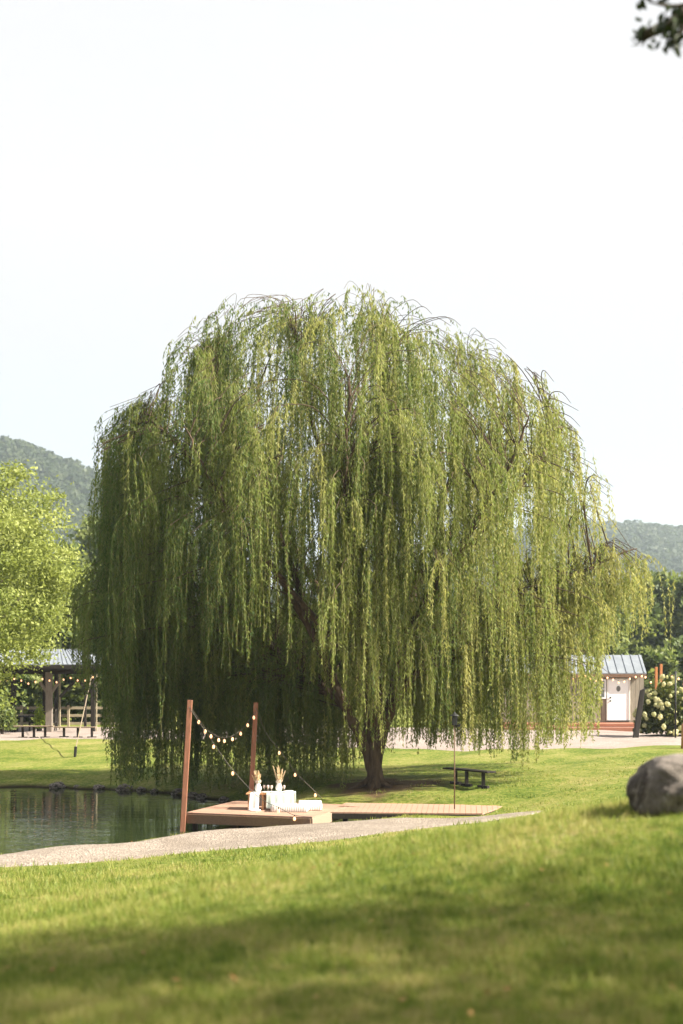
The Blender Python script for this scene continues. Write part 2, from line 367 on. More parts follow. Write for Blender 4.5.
# grass: tufts of blades, thinning and widening with distance from the viewing spot
def grass():
    nt=62000; uu=rng.random(nt); d=1/(1/3.6-uu*(1/3.6-1/48)); x=(rng.random(nt)*2-1)*(.29*d+1.8)
    keep=(sdf(x,d,POND)>.12)
    for p in (path_poly,drive_poly): keep&=sdf(x,d,p)>rng.normal(0,.10,nt)
    for p in (deck_poly,walk_poly): keep&=sdf(x,d,p)>.03
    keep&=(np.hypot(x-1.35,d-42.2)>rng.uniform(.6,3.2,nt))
    x,d=x[keep],d[keep]; nb=11; n=len(x)
    s=np.maximum(1,d/11)
    X=np.repeat(x,nb)+rng.normal(0,.035,n*nb)*np.repeat(s,nb); Y=np.repeat(d,nb)+rng.normal(0,.035,n*nb)*np.repeat(s,nb)
    S=np.repeat(s,nb); Z=gz(X,Y)-.01
    nz_=.5+.5*np.sin(X*1.3+2*np.sin(Y*.8))*np.sin(Y*1.1+1.5*np.sin(X*.6))
    h=rng.uniform(.030,.085,n*nb)*np.repeat(rng.uniform(.5,1.5,n),nb)*(.7+.5*nz_)*np.minimum(S,1.9)**.6*np.interp(Y,[28,46],[1,.45]); wd=.0042*S
    an=rng.random(n*nb)*6.283; lean=rng.uniform(.1,.75,n*nb)*h; la=rng.random(n*nb)*6.283
    B=np.c_[X,Y,Z]; W=np.c_[np.cos(an),np.sin(an),np.zeros(n*nb)]*wd[:,None]
    T=B+np.c_[np.cos(la)*lean,np.sin(la)*lean,h]
    V=np.stack([B-W,B+W,T],1).reshape(-1,3)
    o=raw('grass',V,np.arange(len(V)).reshape(-1,3),M['blade'],tone=np.repeat(np.clip(np.repeat(rng.random(n),nb)*.6+rng.random(n*nb)*.4,0,1),3))
    tag(o,'mown green lawn grass on the slope and round the pond','grass',kind='stuff')
grass()
def litter():
    n=70; d=1/(1/6-rng.random(n)*(1/6-1/40)); x=(rng.random(n)*2-1)*.26*d
    k=(sdf(x,d,POND)>.2); x,d=x[k],d[k]; n=len(x)
    C=np.c_[x,d,gz(x,d)+.05]; a=rng.random(n)*6.28
    s=rng.uniform(.012,.03,n)[:,None]
    V,Q=quads(C,np.c_[np.cos(a),np.sin(a),rng.normal(0,.3,n)]*s,np.c_[-np.sin(a),np.cos(a),rng.normal(0,.3,n)]*s*.6)
    tag(raw('fallen_leaves',V,Q,M['orangeleaf'],tone=np.repeat(rng.random(n),4)),'small orange fallen leaves scattered over the lawn','leaves',kind='stuff')
litter()

# ------------------------------------------------------------------ hills and far forest
Lx=[-700,-300,-192,-175,-164,-150,-139,-113,-80,-40,60,300,700]; Lz=[104,120,119,118,112,105,99,84,60,32,12,0,0]
Rx=[-300,0,60,110,170,200,231,264,330,500,900]; Rz=[15,40,64,94,107,105,102,96,90,100,80]
def hz(x,y):
    a=np.interp(x,Lx,Lz)*sstep((y-330)/470)*(1-.35*sstep((y-800)/300)); b=np.interp(x,Rx,Rz)*sstep((y-560)/540)*(1-.3*sstep((y-1100)/400))
    return np.maximum(a,b)+4*np.sin(x*.021+y*.013)*sstep((y-400)/200)-1.0
hills=gridmesh('hills',np.linspace(-700,900,161),np.linspace(300,1500,121),hz,M['ground']); tag(hills,kind='structure')
def forest():
    T=[]
    n=5200; x=rng.uniform(-270,60,n); y=rng.uniform(520,812,n); T.append(np.c_[x,y])
    n=5200; x=rng.uniform(40,330,n); y=rng.uniform(760,1112,n); T.append(np.c_[x,y])
    T=np.concatenate(T); z=hz(T[:,0],T[:,1]); m=z>14; T=T[m]; z=z[m]; n=len(T); L=44
    r=rng.uniform(2.6,4.6,n); tall=rng.random(n)<.12
    c=np.c_[T,z+r*.9+np.where(tall,2.2,0)]; D=unit(rng.normal(size=(n,L,3))); D[...,2]=np.abs(D[...,2])*1.1-.25
    C=(c[:,None]+D*(r[:,None]*rng.uniform(.75,1.05,(n,L)))[...,None]).reshape(-1,3)
    N=unit(D.reshape(-1,3)+rng.normal(0,.5,(n*L,3))); A=unit(np.cross(N,rng.normal(size=(n*L,3)))); B=np.cross(N,A)
    s=(np.repeat(r,L)*rng.uniform(.22,.4,n*L))[:,None]
    V,Q=quads(C,A*s,B*s*.8); t=np.clip(np.repeat(rng.random(n),L)*.8+rng.random(n*L)*.2,0,1)
    tag(raw('forest',V,Q,M['forest'],tone=np.repeat(t,4)),'dense hazy woodland covering the far hills','woodland',kind='stuff')
forest()

# ------------------------------------------------------------------ broadleaf trees
def crown_leaves(base, H, Rc, zlo, nclump, nleaf, ls, flat=1.0, spread=.16, seed=0, droop=0):
    g=np.random.default_rng(seed)
    D=unit(g.normal(size=(nclump,3))); rr=g.uniform(.35,1,nclump)**.5
    lump=1+.28*noise3(D,1.6,seed)+.12*noise3(D,4,seed+5)
    hz_=(H-zlo)/2; cz=zlo+hz_
    C=np.c_[D[:,0]*Rc,D[:,1]*Rc*flat,D[:,2]*hz_]*(rr*lump)[:,None]+np.array([0,0,cz])
    tone=g.random(nclump)
    k=nleaf; sp=Rc*spread*g.uniform(.6,1.4,nclump)
    O=g.normal(size=(nclump,k,3))*sp[:,None,None]*np.array([1,1,.55])
    Q=(C[:,None]+O).reshape(-1,3); n=len(Q)
    A=unit(g.normal(size=(n,3))+np.array([0,0,-droop])); B=unit(np.cross(A,g.normal(size=(n,3))+np.array([0,0,1.2])))
    s=(ls*g.uniform(.6,1.3,n))[:,None]
    V,F_=quads(Q+base,A*s,B*s*.55)
    return V,F_,np.repeat(np.clip(np.repeat(tone,k)*.65+g.random(n)*.35,0,1),4),C+base
def tree(name,label,cat,base,H,Rc,zlo,mleaf,mbark,nclump=220,nleaf=70,ls=.16,tr=.2,group=None,seed=0,flat=1.,spread=.13,limbs=14,extra=None):
    base=np.array(base,float); t=thing(name,label,cat,base,group)
    V,Fc,tn,C=crown_leaves(base,H,Rc,zlo,nclump,nleaf,ls,flat,spread,seed)
    if extra is not None: Fc=np.r_[Fc,extra[1]+len(V)]; V=np.r_[V,extra[0]]; tn=np.r_[tn,extra[2]]
    raw('crown',V,Fc,mleaf,t,tone=tn)
    g=np.random.default_rng(seed+99); mb=MB(); top=base+np.array([g.normal(0,.2),0,zlo+(H-zlo)*.75])
    pts=[base+np.array([0,0,-.2]),base+np.array([g.normal(0,.1),0,zlo*.5]),base+(top-base)*.6,top]
    mb.tube(pts,[tr*1.25,tr,tr*.6,tr*.15],9)
    for c in C[g.permutation(len(C))[:limbs]]:
        s=base+(top-base)*np.clip(((c[2]-base[2])/(H))*.75,.15,.85); mid=(s+c)/2+np.array([0,0,-.1*H*.3]); mb.tube([s,mid,c],[tr*.38,tr*.22,.02],6)
    mb.build('trunk',mbark,t,True); return t

# yellow-green tree on the left bank
tree('broadleaf_tree','yellow-green leafy tree at the left edge, hanging over the timber pavilion','tree',(-16.3,59,gz1(-16.3,59)),12.0,5.3,1.9,M['maple'],M['bark2'],430,190,.085,.24,seed=3,spread=.085,limbs=26)
# trees of the middle distance
def bg(px,top,d,rpx,mleaf,label,seed,group=None,zlo=.12,nc=200,name='broadleaf_tree',cat='tree'):
    x=(px-CX)/F*d; zb=gz1(x,d); H=CZ-(top-HY)/F*d-zb; Rc=rpx/F*d
    return tree(name,label,cat,(x,d,zb),H,Rc,H*zlo,mleaf,M['bark2'],nc,60,.0026*d,.22,group,seed,spread=.14)
bg(62,548,105,26,M['green'],'mid green tree just right of the yellow-green tree, rising above the pavilion roof',11)
bg(98,520,150,34,M['green'],'taller dull green tree between the yellow-green tree and the willow, below the left hill',12)
bg(20,560,110,40,M['green'],'dark green tree behind the yellow-green tree and the pavilion',13)
bg(-22,575,100,40,M['green'],'dark tree beyond the left end of the rail fence',14)
for i,(px,top,rp) in enumerate([(135,590,40),(180,600,42),(228,590,44),(278,606,40),(322,598,42),(372,612,38),(418,604,42),(468,598,42),(515,602,40),(556,596,38)]):
    bg(px,top,98+7*(i%3),rp,M['green'],'broadleaf tree in the row hidden behind the willow',20+i,'trees in a row behind the willow')
bg(592,600,100,32,M['green'],'small green tree behind the left end of the shed roof',41)
bg(625,588,118,36,M['green'],'rounded green tree rising straight behind the shed roof',42)
bg(662,574,126,38,M['green'],'pale green tree to the right of the shed, behind the two orange posts',43)
bg(708,570,118,40,M['green'],'green tree cut by the right edge of the picture below the hill',44)
for i,(px,top,d,rp) in enumerate([(650,648,88,26),(690,640,90,30),(606,660,90,26)]):
    bg(px,top,d,rp,M['green'],['leafy understory bush behind the orange posts','tall understory bush behind the hydrangea','understory bush directly behind the shed'][i],50+i,zlo=.02,nc=130,name='bush',cat='bush')
for i,px in enumerate([-12,22,55,90,126]):
    bg(px,666,82,24,M['green'],['dark hedge bush behind the far left of the rail fence','hedge bush behind the pavilion dining chairs','hedge bush behind the thick grey pavilion post','hedge bush behind the black pavilion post','hedge bush half hidden by the willow beyond the rail fence'][i],60+i,zlo=.02,nc=120,name='bush',cat='bush')
# conifer at the right edge
def conifer():
    b=np.array([(716-CX)/F*74,74,0]); b[2]=gz1(b[0],b[1]); t=thing('conifer','dark evergreen conifer with drooping limbs at the right edge behind the hydrangea','tree',b)
    H=8.6; C=[];A=[]; mb=MB(); mb.tube([b,b+[0,0,H]],[.18,.03],8)
    for k in range(70):
        z=1.2+(H-1.4)*(k/70); L=(H-z)*.42*random.uniform(.7,1.15); a=random.random()*6.28; s=np.array([math.cos(a),math.sin(a),0])
        e=b+[0,0,z]+s*L+np.array([0,0,-L*.28]); st=b+np.array([0,0,z]); mb.tube([st,(st+e)/2+[0,0,.08*L],e],[.035,.022,.008],5)
        for q in range(140):
            f=random.random()**.7; p=st+(e-st)*f+np.array([0,0,.3*L*f*(1-f)]); C.append(p+np.random.default_rng(k*200+q).normal(0,.10,3)*(1+L*.6)*np.array([1,1,.4])); A.append(s+np.array([random.uniform(-.8,.8),random.uniform(-.8,.8),-.5]))
    C=np.array(C);A=unit(np.array(A)); B=unit(np.cross(A,[0,0,1.])) ; V,Q=quads(C,A*.16,B*.035)
    raw('crown',V,Q,M['dark'],t,tone=np.repeat(rng.random(len(C)),4)); mb.build('trunk',M['bark2'],t,True)
conifer()

# ------------------------------------------------------------------ the weeping willow
WD=42.0; SC=F/WD
def wp(px,py,dy=0): return np.array([(px-CX)/SC, WD+dy, CZ-(py-HY)/SC])
def smooth(pts, n=24):
    pts=np.array(pts,float); k=len(pts); t=np.linspace(0,k-1,n); out=[]
    for s in t:
        i=min(int(s),k-2); f=s-i; p0=pts[max(i-1,0)];p1=pts[i];p2=pts[i+1];p3=pts[min(i+2,k-1)]
        out.append(.5*((2*p1)+(-p0+p2)*f+(2*p0-5*p1+4*p2-p3)*f*f+(-p0+3*p1-3*p2+p3)*f**3))
    return np.array(out)
wbase=wp(375,787); wbase[2]=gz1(wbase[0],wbase[1])
willow=thing('weeping_willow','huge weeping willow with long hanging green curtains beside the pond','tree',wbase)
stems=[
 ([(366,752,0),(348,712,-.2),(334,684,-.5),(316,640,-.8),(292,565,-1.2),(252,475,-1.5),(212,405,-1)],.24),
 ([(371,748,.1),(362,690,.4),(352,640,.6),(338,570,.8),(322,470,.6),(305,385,0),(296,335,0)],.20),
 ([(376,748,0),(381,675,0),(386,600,-.1),(378,545,-.2),(386,450,-.4),(372,350,0)],.27),
 ([(380,745,.1),(396,675,.4),(402,620,.6),(424,560,.8),(455,465,1),(478,390,.8)],.22),
 ([(382,738,-.1),(402,690,-.3),(440,648,-.4),(500,605,-.2),(555,584,0),(600,562,.1),(640,548,.2)],.17),
 ([(366,742,.2),(330,692,.6),(265,640,1.2),(190,585,1.6),(135,556,1.7),(100,562,1.5)],.17),
 ([(340,690,-.5),(300,610,-1.4),(240,520,-2.4),(170,440,-2.2),(142,436,-1.5)],.15),
 ([(395,665,.3),(440,590,-.6),(500,510,-1.2),(550,440,-1),(560,432,-.5)],.15),
 ([(372,720,-.4),(365,650,-1.8),(350,560,-3),(345,470,-4),(350,400,-4.2)],.16),
 ([(378,715,.4),(385,640,2),(395,540,3.6),(400,450,4.6),(405,370,4.6)],.16),
 ([(350,660,-.8),(290,590,-2.6),(230,510,-4),(200,450,-4.4)],.12),
 ([(400,640,-.6),(450,560,-2.6),(490,490,-3.9),(510,440,-4.2)],.12),
 ([(350,640,1),(290,540,3),(240,450,4.2),(215,400,4.2)],.12),
 ([(405,610,1),(460,520,3),(500,440,4),(520,400,4)],.12),
]
allp=[]; allr=[]
tr=MB(); zb=wbase[2]
b0=wbase
tr.tube(smooth([b0+[.05,0,-.3],b0+[.02,0,.0],wp(375,772),wp(374,755),wp(376,735)],14),list(np.interp(np.linspace(0,1,14),[0,.2,.35,1],[.42,.33,.27,.12])),14)
for i,a in enumerate(np.linspace(0,6.28,7)[:-1]):      # root flare
    dr=np.array([math.cos(a+.3),math.sin(a+.3),0]); e=b0+dr*random.uniform(.8,1.2); e[2]=gz1(e[0],e[1])-.1
    tr.tube(smooth([b0+dr*.08+[0,0,.42],b0+dr*.30+[0,0,.13],e],7),list(np.linspace(.12,.04,7)),8)
tr.build('trunk',M['bark'],willow,True)
for pts,r in stems:
    if pts[0][1]>730: pts=[(374,792,0)]+pts
    c=smooth([wp(*p) for p in pts],30); c+=np.c_[np.zeros(30),np.zeros(30),np.zeros(30)]+rng.normal(0,.03,(30,3))
    c=smooth(list(c),30); rad=(r*.78*(1-np.linspace(0,1,30))**.75+.012)*np.clip(.4+np.arange(30)/8,0,1)
    mb=MB(); mb.tube(c,list(rad),10); mb.build('limb',M['bark'],willow,True)
    allp.append(c[6:]); allr.append(rad[6:])
allp=np.concatenate(allp); allr=np.concatenate(allr)
TOP=np.array([(76,600),(84,572),(96,560),(97,480),(104,432),(120,416),(150,405),(168,395),(180,352),(200,330),(235,315),(270,314),(300,306),(330,308),(350,298),(372,296),(400,308),(420,322),(450,334),(480,344),(520,352),(545,378),(570,405),(585,448),(600,490),(608,530)],float)
def topz(X):
    px=X*SC+CX; return CZ-(np.interp(px,TOP[:,0],TOP[:,1])-HY)/SC
BOT=np.array([(70,700),(92,705),(104,745),(112,797),(200,801),(240,800),(345,794),(352,785),(392,770),(402,758),(440,752),(505,762),(516,772),(532,784),(540,758),(600,742),(604,665),(660,655)],float)
def botz(X): return CZ-(np.interp(X*SC+CX,BOT[:,0],BOT[:,1])-HY)/SC
def LIMX(z,side):
    if side: return np.interp(z,[3,7.4,7.8,9.3,10.5,11.8,12.6,13.7,14.6,15.6],[9.4,9.4,8.0,7.8,7.2,6.75,6.0,4.3,2.4,1.2])
    return np.interp(z,[5,7.1,7.6,11.3,11.8,12.1,13.7,14.6,15.6],[-7.8,-7.8,-7.25,-7.1,-6.8,-5.9,-4.9,-3.4,-1.2])
boughs=[]   # origin (outermost arch point), strand length, spread, density
RY=6.4
def shell(nb, lo, hi, Lr, jitter):
    for _ in range(nb):
        X=rng.uniform(-7.45,7.6); w=math.sqrt(max(0,1-(X/8.2)**2)); dy=rng.uniform(-1,1)
        dy=math.copysign(abs(dy)**.8,dy)*RY*max(w,.25)
        zt=float(topz(X)); f=(1-(dy/(RY*1.04))**2)**.5 if abs(dy)<RY else .3; f=max(f,.2)
        z=3.2+(zt-3.2)*(f**.75); z=3.2+(z-3.2)*rng.uniform(lo,hi)
        boughs.append((np.array([X*(1+dy/WD*.9),WD+.6+dy,z]),rng.uniform(*Lr),rng.uniform(.35,.8)))
shell(215,.955,1.0,(2.6,6.0),.1)
shell(150,.72,.95,(3,6.5),.1)
shell(105,.42,.75,(3,6.5),.1)
for _ in range(46):   # dense curtains down the left side
    px=rng.uniform(96,300); boughs.append((wp(px,rng.uniform(430,640) if px>180 else rng.uniform(440,600),rng.uniform(-2.5,2.5)),rng.uniform(4,8),rng.uniform(.4,.8)))
for _ in range(95):   # inner curtains hanging nearly to the ground behind the dock
    px=rng.uniform(112,348); boughs.append((wp(px,rng.uniform(560,690),rng.uniform(-.4,4.5)),rng.uniform(3.5,6.5),rng.uniform(.4,.8)))
for _ in range(92):   # lower curtains on the right
    px=rng.uniform(396,592); boughs.append((wp(px,rng.uniform(520 if px<548 else 610,668),rng.uniform(-2.0,4.5)),rng.uniform(4.4,7.6),rng.uniform(.4,.8)))
for _ in range(26):   # behind the trunk
    px=rng.uniform(325,430); boughs.append((wp(px,rng.uniform(560,670),rng.uniform(1.5,5)),rng.uniform(3.0,6.0),rng.uniform(.4,.8)))
for _ in range(230):  # airy shoots arching over the crown's outline
    X=rng.uniform(-7.1,7.6); dy=rng.uniform(-2.5,2.5); boughs.append((np.array([X,WD+.6+dy,float(topz(X))+rng.uniform(-.2,.25)]),rng.uniform(.8,2.2),rng.uniform(.5,1.0),1))
for _ in range(74):   # thin veil before the trunk
    px=rng.uniform(322,415); boughs.append((wp(px,rng.uniform(430,640),rng.uniform(-4,-1)),rng.uniform(2.5,5.5),rng.uniform(.4,.8)))
for _ in range(16):   # thick middle of the crown
    px=rng.uniform(310,430); boughs.append((wp(px,rng.uniform(310,480),rng.uniform(-5,4)),rng.uniform(2.0,4.5),rng.uniform(.4,.8)))
for _ in range(80):   # far curtains low on the pond side
    px=rng.uniform(112,352); boughs.append((wp(px,rng.uniform(610,700),rng.uniform(2.5,6)),rng.uniform(3.5,5.5),rng.uniform(.4,.8)))
for _ in range(24):   # low left lobe
    boughs.append((wp(rng.uniform(84,150),rng.uniform(556,585),rng.uniform(-.5,2.5)),rng.uniform(4.5,7),rng.uniform(.3,.6)))
for _ in range(44):   # limb reaching out on the right
    f=rng.random(); boughs.append((wp(560+84*f,584-36*f+rng.uniform(-6,14),rng.uniform(-1,1)),rng.uniform(1.4,3.3),rng.uniform(.2,.45)))
twigs=MB(); SP=[];SL=[];ST=[];SD=[];SH=[]
lobe_axis=[]
for (o,L,spd,*wisp) in boughs:
    ox=(o[0]*F/o[1])/SC; e_=ox+np.sign(ox)*spd*.9
    if e_<LIMX(o[2],0)-.2 or e_>LIMX(o[2],1)+.35: 
        o=o*[.93,1,1]; spd*=.5
        e_=o[0]*F/o[1]/SC
        if e_<LIMX(o[2],0) or e_>LIMX(o[2],1): continue
    # connect to the nearest scaffold limb that lies lower / more inward
    q=allp; cost=np.linalg.norm(q-(o*[1,1,1]+[0,0,-1.2]),axis=1)+np.where(q[:,2]>o[2]-.2,3,0)
    k=int(np.argmin(cost)); s=q[k]; out=o-np.array([wbase[0],WD+.6,o[2]]); out/=np.linalg.norm(out)+1e-6
    mid=(s+o)/2+np.array([0,0,.5])-out*.2
    arch=smooth([s,mid,o,o+out*spd*.9+[0,0,-.35]],12)
    apx=arch[4:,0]*F/arch[4:,1]/SC
    if (apx<LIMX(arch[4:,2],0)-.3).any() or (apx>LIMX(arch[4:,2],1)+.4).any(): continue
    if wisp and np.linalg.norm(s-o)>3.2: arch=arch[5:]
    r0=min(allr[k]*.4,.022 if px<556 else .012); 
    twigs.tube(arch,list(np.linspace(r0,.006,len(arch))),5,False); arch=arch if len(arch)==12 else smooth(list(arch),12)
    px=o[0]*F/o[1]+CX; inner=abs(px-372)<40 and o[1]<41.5 and o[2]<10.5
    tone=rng.random(); isright=px>556 and o[2]<7.7
    top_edge=o[2]>float(topz(o[0]))-.8
    nbun=int(rng.integers(2,6)*(.8 if inner else 1)*(1.1 if px<200 else 1)*(.75 if top_edge else 1)+.5)
    if wisp: nbun=4
    elif px>430 and rng.random()<.30: nbun=max(1,nbun-2)
    for q_ in range(max(nbun,1)):
        t=rng.uniform(.05 if (isright or wisp) else .3,1)*11; i=min(int(t),10); pb=arch[i]+(arch[i+1]-arch[i])*(t-i)
        if q_%2: pb=pb+rng.normal(0,.38,3)*[1,1,.25]
        bt=tone*.5+rng.random()*.3; bd=out*.6+rng.normal(0,.55,3); bd[2]=abs(bd[2])*.3; bl=L*rng.uniform(.45,1.2); bs=rng.uniform(.15,.55)*(1.2 if top_edge else .8)
        for j in range(int(rng.integers(3,6)) if not wisp else int(rng.integers(1,3))):
            p=pb+rng.normal(0,.07,3); d_=bd*bs+rng.normal(0,.085,3)*[1,1,.3]
            SP.append(p);SL.append(bl*rng.uniform(.45,1.0));ST.append(bt+rng.random()*.1);SD.append(d_);SH.append(rng.uniform(0,6.28,2))
SP=np.array(SP);SL=np.array(SL);ST=np.array(ST);SD=np.array(SD);SH=np.array(SH); NS=len(SP)
# how far down each strand may hang
endx=SP[:,0]+SD[:,0]; endy=SP[:,1]+SD[:,1]; px=endx*F/endy+CX
EL=LIMX(SP[:,2],0); ER=LIMX(SP[:,2],1)
keepS=(px>EL*SC+CX-4+rng.normal(0,5,NS))&((px<ER*SC+CX+8+rng.normal(0,7,NS)))
zmin=botz((px-CX)/SC)+np.abs(rng.normal(0,.42,NS))
zmin=np.where(px<345,botz((px-CX)/SC)+np.abs(rng.normal(0,.33,NS)),zmin)
zmin=np.where((px>566)&(SP[:,2]>8.1),CZ-(rng.uniform(490,600,NS)-HY)/SC,zmin)
front=endy<41.0
zmin=np.where(front&(px>165)&(px<345),np.maximum(zmin,CZ-(690-HY)/F*endy+rng.uniform(0,1.6,NS)),zmin)
zmin=np.where(front&(px>=345),np.maximum(zmin,CZ-(762-HY)/F*endy+np.abs(rng.normal(0,.7,NS))),zmin)
SL=np.minimum(SL,SP[:,2]-zmin); ok=(SL>.5)&~((px>470)&(SP[:,2]>7.5)&(rng.random(NS)<.35))&~((SP[:,2]>11)&(rng.random(NS)<.12))&(keepS|(SP[:,2]>14.0))
SP,SL,ST,SD,SH=SP[ok],SL[ok],ST[ok],SD[ok],SH[ok]; NS=len(SP)
print('willow strands',NS)
def strand_pt(i, s):
    """i strand index array, s distance along it"""
    l=SL[i]; a=SD[i]; e=1-np.exp(-s/.45)
    x=SP[i,0]+a[:,0]*e+.05*np.sin(s*1.5+SH[i,0]); y=SP[i,1]+a[:,1]*e+.05*np.sin(s*1.2+SH[i,1])
    z=SP[i,2]-s+a[:,2]*.5*e+.45*np.linalg.norm(a[:,:2],axis=1)*e
    return np.c_[x,y,z]
LPM=27
cnt=(SL*LPM).astype(int); I=np.repeat(np.arange(NS),cnt); s=rng.random(len(I))*SL[I]
s=SL[I]*(s/SL[I])**.92
C=strand_pt(I,s); n=len(I)
aw=rng.random(n)*6.283; tilt=rng.uniform(.15,.95,n)
A=np.c_[np.cos(aw)*np.sin(tilt),np.sin(aw)*np.sin(tilt),-np.cos(tilt)]
B=unit(np.cross(A,rng.normal(size=(n,3))))
ls=rng.uniform(.05,.095,n)*(1-.35*(s/SL[I]))
V,Q=quads(C+A*ls[:,None],A*ls[:,None],B*.0135*rng.uniform(.8,1.3,n)[:,None])
tn=np.clip(ST[I]+rng.random(n)*.25+.24*(C[:,0]/8),0,1)  # tone rises to the right: the sunlit side painted into the leaf colour
print('willow leaves',n)
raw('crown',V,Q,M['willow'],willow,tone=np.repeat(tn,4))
# the strands' own thin stems
k=9; tt=np.linspace(0,1,k); ii=np.repeat(np.arange(NS),k); pp=strand_pt(ii,np.tile(tt,NS)*SL[ii]).reshape(NS,k,3)
wd=.0026; off=np.array([wd,0,0]); Vs=np.stack([pp-off,pp+off*[1,1,1]+[0,.004,0]],2).reshape(-1,3)
base=(np.arange(NS)[:,None]*k*2+np.arange(k-1)[None]*2).ravel()
raw('twigs',Vs,np.c_[base,base+1,base+3,base+2],M['twig'],willow)
twigs.build('boughs',M['bark'],willow,True)

# ------------------------------------------------------------------ tree beside the viewer, whose shade and leaves reach in from the right
def shade_tree():
    b=np.array([11.0,1.6,0]); b[2]=gz1(b[0],b[1])
    mb=MB(); tips=[]
    s=b+[0,0,6.2]
    for pts in ([s,P(760,-10,8.6),P(705,2,8.8),P(672,6,8.9),P(648,2,9)],[P(705,2,8.8),P(680,14,8.8),P(668,24,8.8),P(662,35,8.8)],[P(720,-4,8.7),P(690,22,8.7),P(676,36,8.7),P(674,45,8.7)]):
        c=smooth(pts,14); mb.tube(c,list(np.linspace(.03,.004,14)),6); tips.append(c[4:])
    tips=np.concatenate(tips); n=150; C=tips[rng.integers(0,len(tips),n)]+rng.normal(0,.035,(n,3)); A=unit(rng.normal(size=(n,3))+[0,0,-.8]); B=unit(np.cross(A,rng.normal(size=(n,3))))
    V,Q=quads(C,A*.042,B*.02)
    t=tree('shade_tree','dark leafy tree outside the right edge, its lowest twigs at the top right corner','tree',b,12.5,6.0,4.6,M['shade'],M['bark2'],330,90,.10,.30,seed=77,spread=.085,extra=(V,Q,np.repeat(rng.random(n),4)))
    mb.build('branch',M['bark2'],t,True)
shade_tree()

# ------------------------------------------------------------------ boulder
def boulder():
    import bmesh
    bm=bmesh.new(); bmesh.ops.create_icosphere(bm,subdivisions=5,radius=1)
    for q in bm.verts:
        p=q.co.normalized(); n=mnoise.noise(p*1.1+Vector((8,2,4)))*.20+mnoise.noise(p*2.4+Vector((1,5,2)))*.09+mnoise.noise(p*8)*.035+mnoise.noise(p*20)*.012
        # flattened facets
        r=1+n; q.co=Vector((p.x*r*.50,p.y*r*.42,p.z*r*.33))
        if q.co.z>.27: q.co.z=.27+(q.co.z-.27)*.6
    me=bpy.data.meshes.new('boulder'); bm.to_mesh(me); me.materials.append(M['rock']); me.polygons.foreach_set('use_smooth',np.ones(len(me.polygons),bool))
    o=link_mesh('boulder',me); X=(688-CX)/F*11.6; o.location=(X,11.6,gz1(X,11.6)+.12); o.rotation_euler=(.05,.06,.4)
    tag(o,'rounded grey-brown boulder lying in the grass at the right edge','boulder')
boulder()

# ------------------------------------------------------------------ deck
def inpoly_clip(a, b, poly):
    """clip the segment a-b to a convex polygon"""
    t0,t1=0.,1.; d=b-a; n=len(poly); ar=sum(poly[i][0]*poly[(i+1)%n][1]-poly[(i+1)%n][0]*poly[i][1] for i in range(n))
    sg=1 if ar>0 else -1
    for i in range(n):
        e=poly[(i+1)%n]-poly[i]; nn=np.array([-e[1],e[0]])*sg; num=nn@(a-poly[i]); den=nn@d
        if abs(den)<1e-9:
            if num<0: return None
            continue
        t=-num/den
        if den>0: t0=max(t0,t)
        else: t1=min(t1,t)
    return (a+d*t0,a+d*t1) if t1-t0>1e-3 else None
def planks(mb, poly, dirv, z, w=.14, gap=.008, th=.035):
    c=poly.mean(0); pn=np.array([-dirv[1],dirv[0]])
    for k in range(-40,41):
        m=c+pn*k*w; r=[]
        for q in (-(w-gap)/2,(w-gap)/2):
            s=inpoly_clip(m+pn*q-dirv*9,m+pn*q+dirv*9,poly)
            if s is None: break
            r.append(s)
        if len(r)<2: continue
        (a,b),(c2,d)=r; j=random.uniform(-.0015,.0015)
        V=[(*a,z-th+j),(*b,z-th+j),(*d,z-th+j),(*c2,z-th+j),(*a,z+j),(*b,z+j),(*d,z+j),(*c2,z+j)]
        mb.add(V,[(0,1,2,3)[::-1],(4,5,6,7),(0,1,5,4),(1,2,6,5),(2,3,7,6),(3,0,4,7)])
dk=thing('dock_platform','square wooden dock platform built over the pond edge','dock',(P0[0],P0[1],0))
mb=MB(); planks(mb,deck_poly,u,DZ); mb.build('planks',M['plank'],dk)
for (a,b,mm) in ((P0,P0+DS*u,'fascia'),(P0+DS*u,P0+DS*u+DS*v,'palefascia'),(P0,P0+DS*v,'fascia'),(P0+DS*v,P0+DS*(u+v),'fascia')):
    n=np.array([(b-a)[1],-(b-a)[0]]); n/=np.linalg.norm(n)
    if n@((a+b)/2-deck_poly.mean(0))<0: n=-n
    mb=MB(); mb.beam((*(a+n*.022),DZ-.145),(*(b+n*.022),DZ-.145),.04,.23); mb.build('fascia_board',M[mm],dk,bevel=.006)
for i in (.06,.5,.94):
    for j in (.06,.94):
        c=P0+DS*(u*i+v*j); mb=MB(); mb.tube([(*c,-.9),(*c,DZ-.05)],.075,10); mb.build('pile',M['darkwood'],dk)
bw=thing('boardwalk','low wooden boardwalk running right from the dock platform to the lawn','boardwalk',(walk_poly[0][0],walk_poly[0][1],0))
mb=MB(); wd_=unit((walk_poly[1]-walk_poly[0])); planks(mb,walk_poly,np.array([-wd_[1],wd_[0]]),DZ-.006); mb.build('planks',M['plank'],bw)
for a,b in ((walk_poly[0],walk_poly[1]),(walk_poly[1],walk_poly[2]),(walk_poly[3],walk_poly[2])):
    mb=MB(); mb.beam((*a,DZ-.11),(*b,DZ-.11),.04,.13); mb.build('joist',M['darkwood'],bw)
